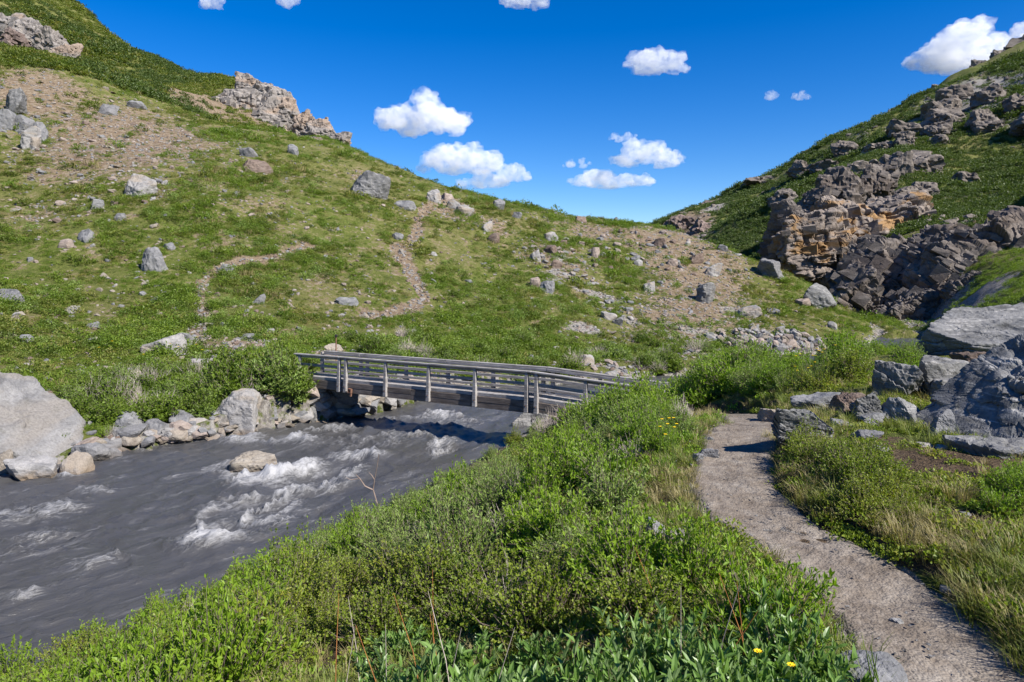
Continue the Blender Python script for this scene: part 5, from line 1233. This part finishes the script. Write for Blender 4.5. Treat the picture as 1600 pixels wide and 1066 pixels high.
def spread(n, a0, a1, d0, d1, seed, soft=1.0):
    r = np.random.default_rng(seed)
    th = np.radians(r.uniform(a0, a1, n)); d = np.exp(r.uniform(math.log(d0), math.log(d1), n))
    return d * np.sin(th), d * np.cos(th), r
def bare_mask(x, y):
    soil, grav, duff, tr = cover_layers(x, y)
    return np.maximum(np.maximum(soil * .9, grav), tr * 1.2)
def finish(x, y, r, smin, smax, k, dz=-0.04, flat=(.6, 1.1)):
    z = height(x, y) + dz; n = len(x)
    rot = np.stack([r.uniform(-.15, .15, n), r.uniform(-.15, .15, n), r.uniform(0, 6.28, n)], -1)
    s = r.uniform(smin, smax, n) if np.isscalar(smin) else smin * r.uniform(.7, 1.3, n)
    sc = np.stack([s, s, s * r.uniform(*flat, n)], -1)
    return np.stack([x, y, z], -1), rot, sc, r.integers(0, k, n)

# tundra on the hillside
x, y, r = spread(105000, -47, 33, 23, 125, 501)
s_ = river_sd(x, y)
keep = (s_ < -0.9) & ~((y < 45) & (s_ > -60) & (x > -6) & (y < 36) & (x > -4))
sdn, _, sdside = seg_dist(x, y, NE)
keep &= ~((sdside < 0) & (sdn < 60))
bm_ = bare_mask(x, y); dens = np.clip(0.66 + 0.9 * n2(x, y, 0.16, 3, 95), 0.12, 1)
keep &= r.uniform(0, 1, len(x)) < dens * np.clip(1.15 - 1.25 * bm_, 0.04, 1)
x, y = x[keep], y[keep]
tun = [clump_mesh('tundra_clump', 'tundra', 600 + i, .40, .5, 150, .10, .06) for i in range(4)] + [clump_mesh('tundra_clump', 'tundra_lush', 620 + i, .50, .5, 150, .10, .055) for i in range(4)] + [tuft_mesh('tundra_tuft', 'drygrass', 640 + i, 60, .32, .4, .012) for i in range(2)]
P, rot, sc, ix = finish(x, y, r, (0.28 + 0.0070 * np.sqrt(x * x + y * y)) * (0.75 + 0.8 * np.clip(n2(x, y, 0.35, 2, 97), -.6, 1)) * (1 + 1.0 * (r.uniform(0, 1, len(x)) > .95)), None, 10, -0.05)
lushn = n2(x, y, 0.12, 3, 51) + r.normal(size=len(x)) * .25
ix = np.where(lushn > 0.0, 4 + ix % 4, ix % 4); dr = r.uniform(0, 1, len(x)) < .2; ix = np.where(dr, 8 + ix % 2, ix)
scatter('tundra_shrubs', tun, P, rot, sc, ix, 'low mottled green tundra plants covering the left hillside', 'tundra')
x, y, r = spread(18000, -47, 31, 27, 120, 511)
s_ = river_sd(x, y); sdn, _, sdside = seg_dist(x, y, NE); bm_ = bare_mask(x, y)
cl = n2(x, y, 0.10, 3, 113) + .5 * n2(x, y, 0.35, 2, 115)
keep = (s_ < -1.2) & (sdside > 0) & (r.uniform(0, 1, len(x)) < smooth(-.05, .5, cl) * np.clip(1 - 1.5 * bm_, 0, 1) * (1 - .5 * smooth(60, 110, np.sqrt(x * x + y * y))))
x, y = x[keep], y[keep]
bsh = [clump_mesh('hill_bush', 'tundra_lush', 730 + i, .55, .5, 260, .085, .045) for i in range(3)] + [clump_mesh('hill_bush', 'tundra', 740 + i, .5, .5, 260, .085, .045) for i in range(3)] + [clump_mesh('hill_bush', 'greywillow', 750 + i, .5, .5, 240, .085, .035) for i in range(2)]
P, rot, sc, ix = finish(x, y, r, .7, 1.7, 8, -0.08, (.6, 1.0))
scatter('hillside_bushes', bsh, P, rot, sc, ix, 'knee-high bushes in patches over the left hillside', 'bushes')
# mountain scrub
x, y, r = spread(74000, -46, 47, 118, 350, 502)
bm_ = bare_mask(x, y); keep = r.uniform(0, 1, len(x)) < np.clip(1.1 - 1.3 * bm_, .03, 1) * np.clip(1.05 + .9 * n2(x, y, 0.045, 3, 99), .12, 1)
x, y = x[keep], y[keep]
mts = [clump_mesh('scrub_clump', 'mountain', 660 + i, .42, .5, 120, .13, .08) for i in range(4)] + [clump_mesh('scrub_clump', 'tundra', 670 + i, .36, .5, 120, .13, .08) for i in range(4)]
P, rot, sc, ix = finish(x, y, r, 1.1 + 0.0080 * np.sqrt(x * x + y * y) * (0.8 + 0.7 * np.clip(n2(x, y, 0.06, 2, 98), -.6, 1)), None, 4, -0.1)
ix = np.where((x < 0) & (n2(x, y, 0.05, 2, 119) + r.normal(size=len(x)) * .2 > -.15), 4 + ix, ix)
scatter('mountain_scrub', mts, P, rot, sc, ix, 'dark green scrub on the mountainsides behind', 'scrub')
# slope below the dark cliff on the right
x, y, r = spread(9000, 20, 46, 16, 120, 503)
s_ = river_sd(x, y); sdn, _, sdside = seg_dist(x, y, NE)
keep = (s_ < -0.5) & (sdside < 0) & rock_clear_np(x, y) if False else (s_ < -0.5) & (sdside < 0)
bm_ = bare_mask(x, y); keep &= r.uniform(0, 1, len(x)) < np.clip(1.0 - 1.2 * bm_, .04, 1)
x, y = x[keep], y[keep]
P, rot, sc, ix = finish(x, y, r, 0.35 + 0.0075 * np.sqrt(x * x + y * y), None, 4, -0.05)
scatter('slope_scrub', tun[4:8], P, rot, sc, ix, 'green scrub on the slope below the dark cliff', 'scrub')
# grass on the right bank and along the trail
grs = [tuft_mesh('grass_tuft', 'grass', 680 + i, 46, .13, .06, .0022) for i in range(4)] + [tuft_mesh('grass_tuft', 'drygrass', 690 + i, 40, .12, .06, .002) for i in range(3)]
x, y, r = spread(24000, -45, 44, 1.9, 13, 504)
pd, _, pside = seg_dist(x, y, [tuple(p[:2]) for p in PT])
soil, grav, duff, tr = cover_layers(x, y)
right = (x > np.interp(y, PT[:, 1], PT[:, 0])) & (y < 10.5)
pr = np.where(right | (pd < .75), np.clip(.8 - .95 * duff, .05, 1) * np.clip(.5 + .9 * n2(x, y, 1.3, 2, 93), .15, 1), .18)
pr = np.where(pd < .85, np.maximum(pr, np.where(right, .8, .45)), pr)
keep = (pd > 0.34 + 0.12 * n2(x, y, 3.0, 2, 63)) & (r.uniform(0, 1, len(x)) < pr) & (river_sd(x, y) < -0.4)
x, y = x[keep], y[keep]
P, rot, sc, ix = finish(x, y, r, .6, 1.35, 7, 0.0, (.6, 1.2))
drym = n2(x, y, 1.1, 2, 94) + r.normal(size=len(x)) * .3
ix = np.where(drym > -.15, 4 + ix % 3, ix % 4)
scatter('grass', grs, P, rot, sc, ix, 'short green and straw-coloured grass on the trail banks', 'grass')
# herbs and moss mats between
hb = [clump_mesh('herb_mat', 'birch', 700 + i, .05, .1, 160, .014, .011) for i in range(3)] + [clump_mesh('herb_mat', 'bright', 710 + i, .06, .1, 110, .022, .012) for i in range(2)]
x, y, r = spread(9000, -45, 44, 1.9, 12, 505)
pd, _, _ = seg_dist(x, y, [tuple(p[:2]) for p in PT]); soil, grav, duff, tr = cover_layers(x, y)
keep = (pd > 0.38 + .1 * n2(x, y, 2.5, 2, 64)) & (r.uniform(0, 1, len(x)) < np.where(pd < .9, .7, np.clip(.75 - .85 * duff, .06, 1))) & (river_sd(x, y) < -0.3)
x, y = x[keep], y[keep]
P, rot, sc, ix = finish(x, y, r, .6, 1.8, 5, -0.01, (.7, 1.3)); ix = np.where((x > np.interp(y, PT[:, 1], PT[:, 0])) & (y < 10), ix % 3, ix)
scatter('herb_mats', hb, P, rot, sc, ix, 'low herbs and moss growing between the shrubs', 'herbs')
# pebbles
peb = rock_pool(['grey', 'pale', 'tan'], 6, 1500, level=2)
x, y, r = spread(22000, -10, 46, 1.9, 12, 506)
pd, _, _ = seg_dist(x, y, [tuple(p[:2]) for p in PT])
keep = (pd < 0.52) & (r.uniform(0, 1, len(x)) < np.clip(.25 + .8 * smooth(.2, .45, pd) + .4 * n2(x, y, 1.5, 2, 92), .08, 1))
x, y = x[keep], y[keep]
pz = PT[np.argmin((x[:, None] - PT[None, :, 0]) ** 2 + (y[:, None] - PT[None, :, 1]) ** 2, 1), 2] + EZ - 0.012
n = len(x); rot = r.uniform(-.4, .4, (n, 3)); rot[:, 2] *= 8
s = 0.004 + 0.018 * r.uniform(0, 1, n) ** 5
scatter('trail_pebbles', peb, np.stack([x, y, pz], -1), rot, np.stack([s * 1.3, s, s * .6], -1), r.integers(0, 6, n), 'loose grey pebbles on the gravel trail', 'pebbles')
# fine stones on bare hillside
x, y, r = spread(66000, -46, 33, 26, 125, 507)
bm_ = bare_mask(x, y); s_ = river_sd(x, y)
keep = (r.uniform(0, 1, len(x)) < np.clip(bm_ * 1.25, .10, 1)) & (s_ < -.2)
x, y = x[keep], y[keep]
P, rot, sc, ix = finish(x, y, r, .08, .40, 12, 0.01); rot[:, :2] *= 3
scatter('hillside_rubble', POOL_MIX, P, rot, sc, ix, 'fine rubble on the bare patches of the hillside', 'rubble')

x, y, r = spread(4500, 8, 46, 120, 345, 508)
bm_ = bare_mask(x, y); keep = r.uniform(0, 1, len(x)) < np.clip(bm_ * .9 + .25 * np.clip(n2(x, y, 0.03, 2, 109), 0, 1) ** 2, .015, 1)
x, y = x[keep], y[keep]
far_pool = [np_mesh('far_rock', *rock_shape(1600 + i, 2, (1.0, .8, .7), nplanes=6), RM['cliff_far']) for i in range(6)]
P, rot, sc, ix = finish(x, y, r, .4, 2.4, 6, 0.05); rot[:, :2] *= 3
scatter('mountain_rubble', far_pool, P, rot, sc, ix, 'grey rubble strewn over the right mountainside', 'rubble')

# ------------------------------------------------------------------ small plants that can be told apart
def flower(x, y, h, label, s=1.0):
    root = bpy.data.objects.new('yellow_flower', None); COL.objects.link(root); root.location = (x, y, ground(x, y)); tag(root, label, 'flower', label)
    v, q = tubes(np.array([[0, 0, 0], [0.0, 0, h * .5]]), np.array([[0, 0, h * .5], [0.01, 0, h]]), [.003, .0025], [.0025, .002]); link('stem', np_mesh('stem', v, q, M_GREENSTEM, True), root)
    n = 9; a = np.arange(n) * 2 * np.pi / n; D = np.stack([np.cos(a), np.sin(a), 0 * a + .25], -1)
    V, q2, k = leaf_faces(np.tile([[0.01, 0, h]], (n, 1)) + D * .004, D, np.tile([[0, 0, 1.0]], (n, 1)) + 0 * D, np.full(n, .017 * s), np.full(n, .010 * s))
    fl = link('flower_head', np_mesh('flower_head', V, q2, M_YELLOW, False), root)
    bm = bmesh.new(); bmesh.ops.create_icosphere(bm, subdivisions=1, radius=.006 * s, matrix=Matrix.Translation((0.01, 0, h + .003))); me = bpy.data.meshes.new('disc'); bm.to_mesh(me); bm.free(); me.materials.append(M_YELLOW)
    link('disc', me, fl)
for i in range(8):
    px = RS.gauss(1044, 12); d = 5.9 + RS.uniform(-.25, .25); flower((px - 800) / F * d, d, RS.uniform(.38, .5), 'yellow flower in the clump near the trail bend willows', .8)
for i in range(14):
    px = RS.gauss(1275, 28); d = 9.6 + RS.uniform(-.4, .3); flower((px - 800) / F * d, d, RS.uniform(.35, .6), 'small yellow flower below the bright willows behind the stones', 1.0)
for px, d, h in ((1180, 2.4, .36), (1232, 2.36, .33)):
    flower((px - 800) / F * d, d, h, 'yellow flower among the broad willow leaves at the bottom', .75)
for i in range(8):
    h = hit(RS.uniform(150, 330), RS.uniform(545, 575)); flower(h[0], h[1], RS.uniform(.5, .8), 'yellow flower on the far bank above the shrubs', 4.0)

def branch(name, pts, r0, mat, label, cat, group=None):
    pts = np.array(pts, float); rr_ = np.linspace(r0, r0 * .35, len(pts))
    v, q = tubes(pts[:-1], pts[1:], rr_[:-1], rr_[1:]); o = link(name, np_mesh(name, v - pts[0], q, mat, True), loc=pts[0]); return tag(o, label, cat, group)
def dead_branch():
    d = 10.2
    def p(px, py, dd=0): return ((px - 800) / F * (d + dd), d + dd, EZ + (HY - py) / F * (d + dd))
    root = bpy.data.objects.new('dead_branch', None); COL.objects.link(root); tag(root, 'bare forked dead branch sticking up from the shrubs before the river', 'branch')
    for pl, r0 in (([p(590, 790), p(583, 766), p(585, 750), p(589, 730), p(592, 710)], .012), ([p(583, 766), p(570, 760), p(562, 748), p(556, 742)], .014), ([p(562, 748), p(548, 750), p(540, 746)], .008), ([p(585, 750), p(580, 742), p(576, 738)], .008)):
        a = np.array(pl); v, q = tubes(a[:-1], a[1:], np.linspace(r0, r0 * .6, len(a) - 1), np.linspace(r0 * .9, r0 * .4, len(a) - 1)); link('twig', np_mesh('twig', v, q, M_TWIG2, True), root)
dead_branch()
for i in range(20):
    px = RS.choice([RS.uniform(500, 720), RS.uniform(560, 1150), RS.uniform(1000, 1200)]); d = RS.uniform(2.5, 3.7); x = (px - 800) / F * d; z = ground(x, d)
    if path_clear(x, d)[0] < .7: continue
    hh = RS.uniform(.38, .58); lx, ly = RS.uniform(-.16, .16), RS.uniform(-.12, .12)
    branch('dry_stalk', [(x, d, z), (x + lx * .3, d + ly * .3, z + hh * .45), (x + lx, d + ly, z + hh)], .0035, M_STALK if RS.random() < .6 else M_DEAD, 'upright rust-brown dry stalk rising from the front shrubs', 'stalk', 'dry stalks in the front shrubs')
for px, d in ((1372, 2.62), (1380, 2.66), (1362, 2.6), (1388, 2.6)):
    x = (px - 800) / F * d; z = ground(x, d); lx = RS.uniform(-.1, .05)
    branch('grass_blade', [(x, d, z), (x + lx * .3, d, z + .12), (x + lx * .7, d - .01, z + .2), (x + lx, d - .02, z + .27)], .005, M_GREENSTEM, 'single tall grass blade at the left trail edge near the bottom', 'grass blade', 'tall grass blades at the bottom trail edge')

# ------------------------------------------------------------------ clouds
def cloud_material():
    t = NT('cloud_vapour'); co = t.coord('Object')
    n = t.noise(t.mapping(co, (1, 1, 1.3)), 0.030, 7, 0.7, 0.4)
    v = t.n('ShaderNodeVolumePrincipled'); v.inputs['Color'].default_value = (1, 1, 1, 1); v.inputs['Anisotropy'].default_value = 0.0
    t.l(t.math('MULTIPLY', t.ramp(n, [(0.38, 0.0), (0.74, 1.0)]), 0.036), v.inputs['Density'])
    t.l(v.outputs[0], t.out.inputs['Volume']); return t.m
M_CLOUD = cloud_material()
def cloud(bbox, label, seed, thin=1.0, n=14):
    x0, y0, x1, y1 = bbox; d = 2600.0; r = random.Random(seed)
    W, Hh = (x1 - x0) / F * d * 1.05, (y1 - y0) / F * d * 1.08; cx = (0.5 * (x0 + x1) - 800) / F * d; cz = EZ + (HY - 0.5 * (y0 + y1)) / F * d
    D, Fc = ico(3); Vs, Fs, o = [], [], 0
    for i in range(n):
        u = r.uniform(-.42, .42); hcap = (1 - (u / .5) ** 2) ** .6 * r.uniform(.55, 1.0)
        rad = Hh * r.uniform(.13, .30) * hcap + Hh * .06
        zc = -Hh * .32 + rad * .4 + (Hh * .82 * hcap - rad * 1.2) * r.random() if r.random() < .75 else -Hh * .28
        c = np.array([u * W, r.uniform(-.3, .3) * W * .5, zc])
        v = D * rad * np.array([1.35, 1.3, .85]); v = v * (1 + .45 * fbm(v / rad * 1.9 + seed + i, 4, seed + i))[:, None] + c
        v[:, 2] = np.where(v[:, 2] < -Hh * .42, -Hh * .42 + (v[:, 2] + Hh * .42) * .3, v[:, 2])
        Vs.append(v); Fs.append(Fc + o); o += len(v)
    V = np.concatenate(Vs); lo, hi = V.min(0), V.max(0)
    V[:, 0] = (V[:, 0] - (lo[0] + hi[0]) / 2) * W / (hi[0] - lo[0]); V[:, 2] = (V[:, 2] - (lo[2] + hi[2]) / 2) * Hh / (hi[2] - lo[2])
    me = np_mesh('cloud', V, np.concatenate(Fs), M_CLOUD, True)
    ob = link('cloud', me, loc=(cx, d, cz)); md = ob.modifiers.new('union', 'REMESH'); md.mode = 'VOXEL'; md.voxel_size = max(W, Hh) / 90; md.use_smooth_shade = True
    tag(ob, label, 'cloud')
for i, (bb, lab) in enumerate([((583, 143, 736, 210), 'large white puffy cloud above the crest of the left hill'), ((650, 222, 786, 272), 'broad white cloud below the large puffy cloud'), ((712, 262, 798, 295), 'small white cloud lowest above the hill crest'), ((770, 254, 832, 284), 'ragged small cloud right of the lowest white cloud'),
        ((886, 261, 1020, 294), 'long flat white cloud low over the skyline'), ((954, 217, 1068, 260), 'white cloud above the long flat one'), ((976, 74, 1080, 113), 'solitary white cloud high in the middle of the sky'), ((1424, 35, 1580, 112), 'biggest white cloud above the right mountain'), ((1410, 85, 1470, 110), 'thin wisp trailing left of the biggest cloud'),
        ((1582, 32, 1640, 80), 'white cloud cut by the right frame edge'), ((780, -22, 862, 10), 'cloud cut by the top frame edge near the middle'), ((308, -18, 352, 12), 'little cloud at the top frame edge over the left hill'), ((430, -16, 470, 10), 'tiny cloud at the top frame edge right of the little one'), ((1194, 141, 1217, 157), 'tiny cloud puff left of its pair over the right mountain'), ((1236, 140, 1266, 156), 'tiny cloud puff right of its pair over the right mountain'), ((878, 247, 924, 263), 'small wispy cloud left of the long flat one'), ((950, 206, 996, 221), 'thin wisp on top of the white cloud above the long flat one')]):
    cloud(bb, lab, 60 + i * 5, n=34 if bb[2] - bb[0] > 60 else 14)
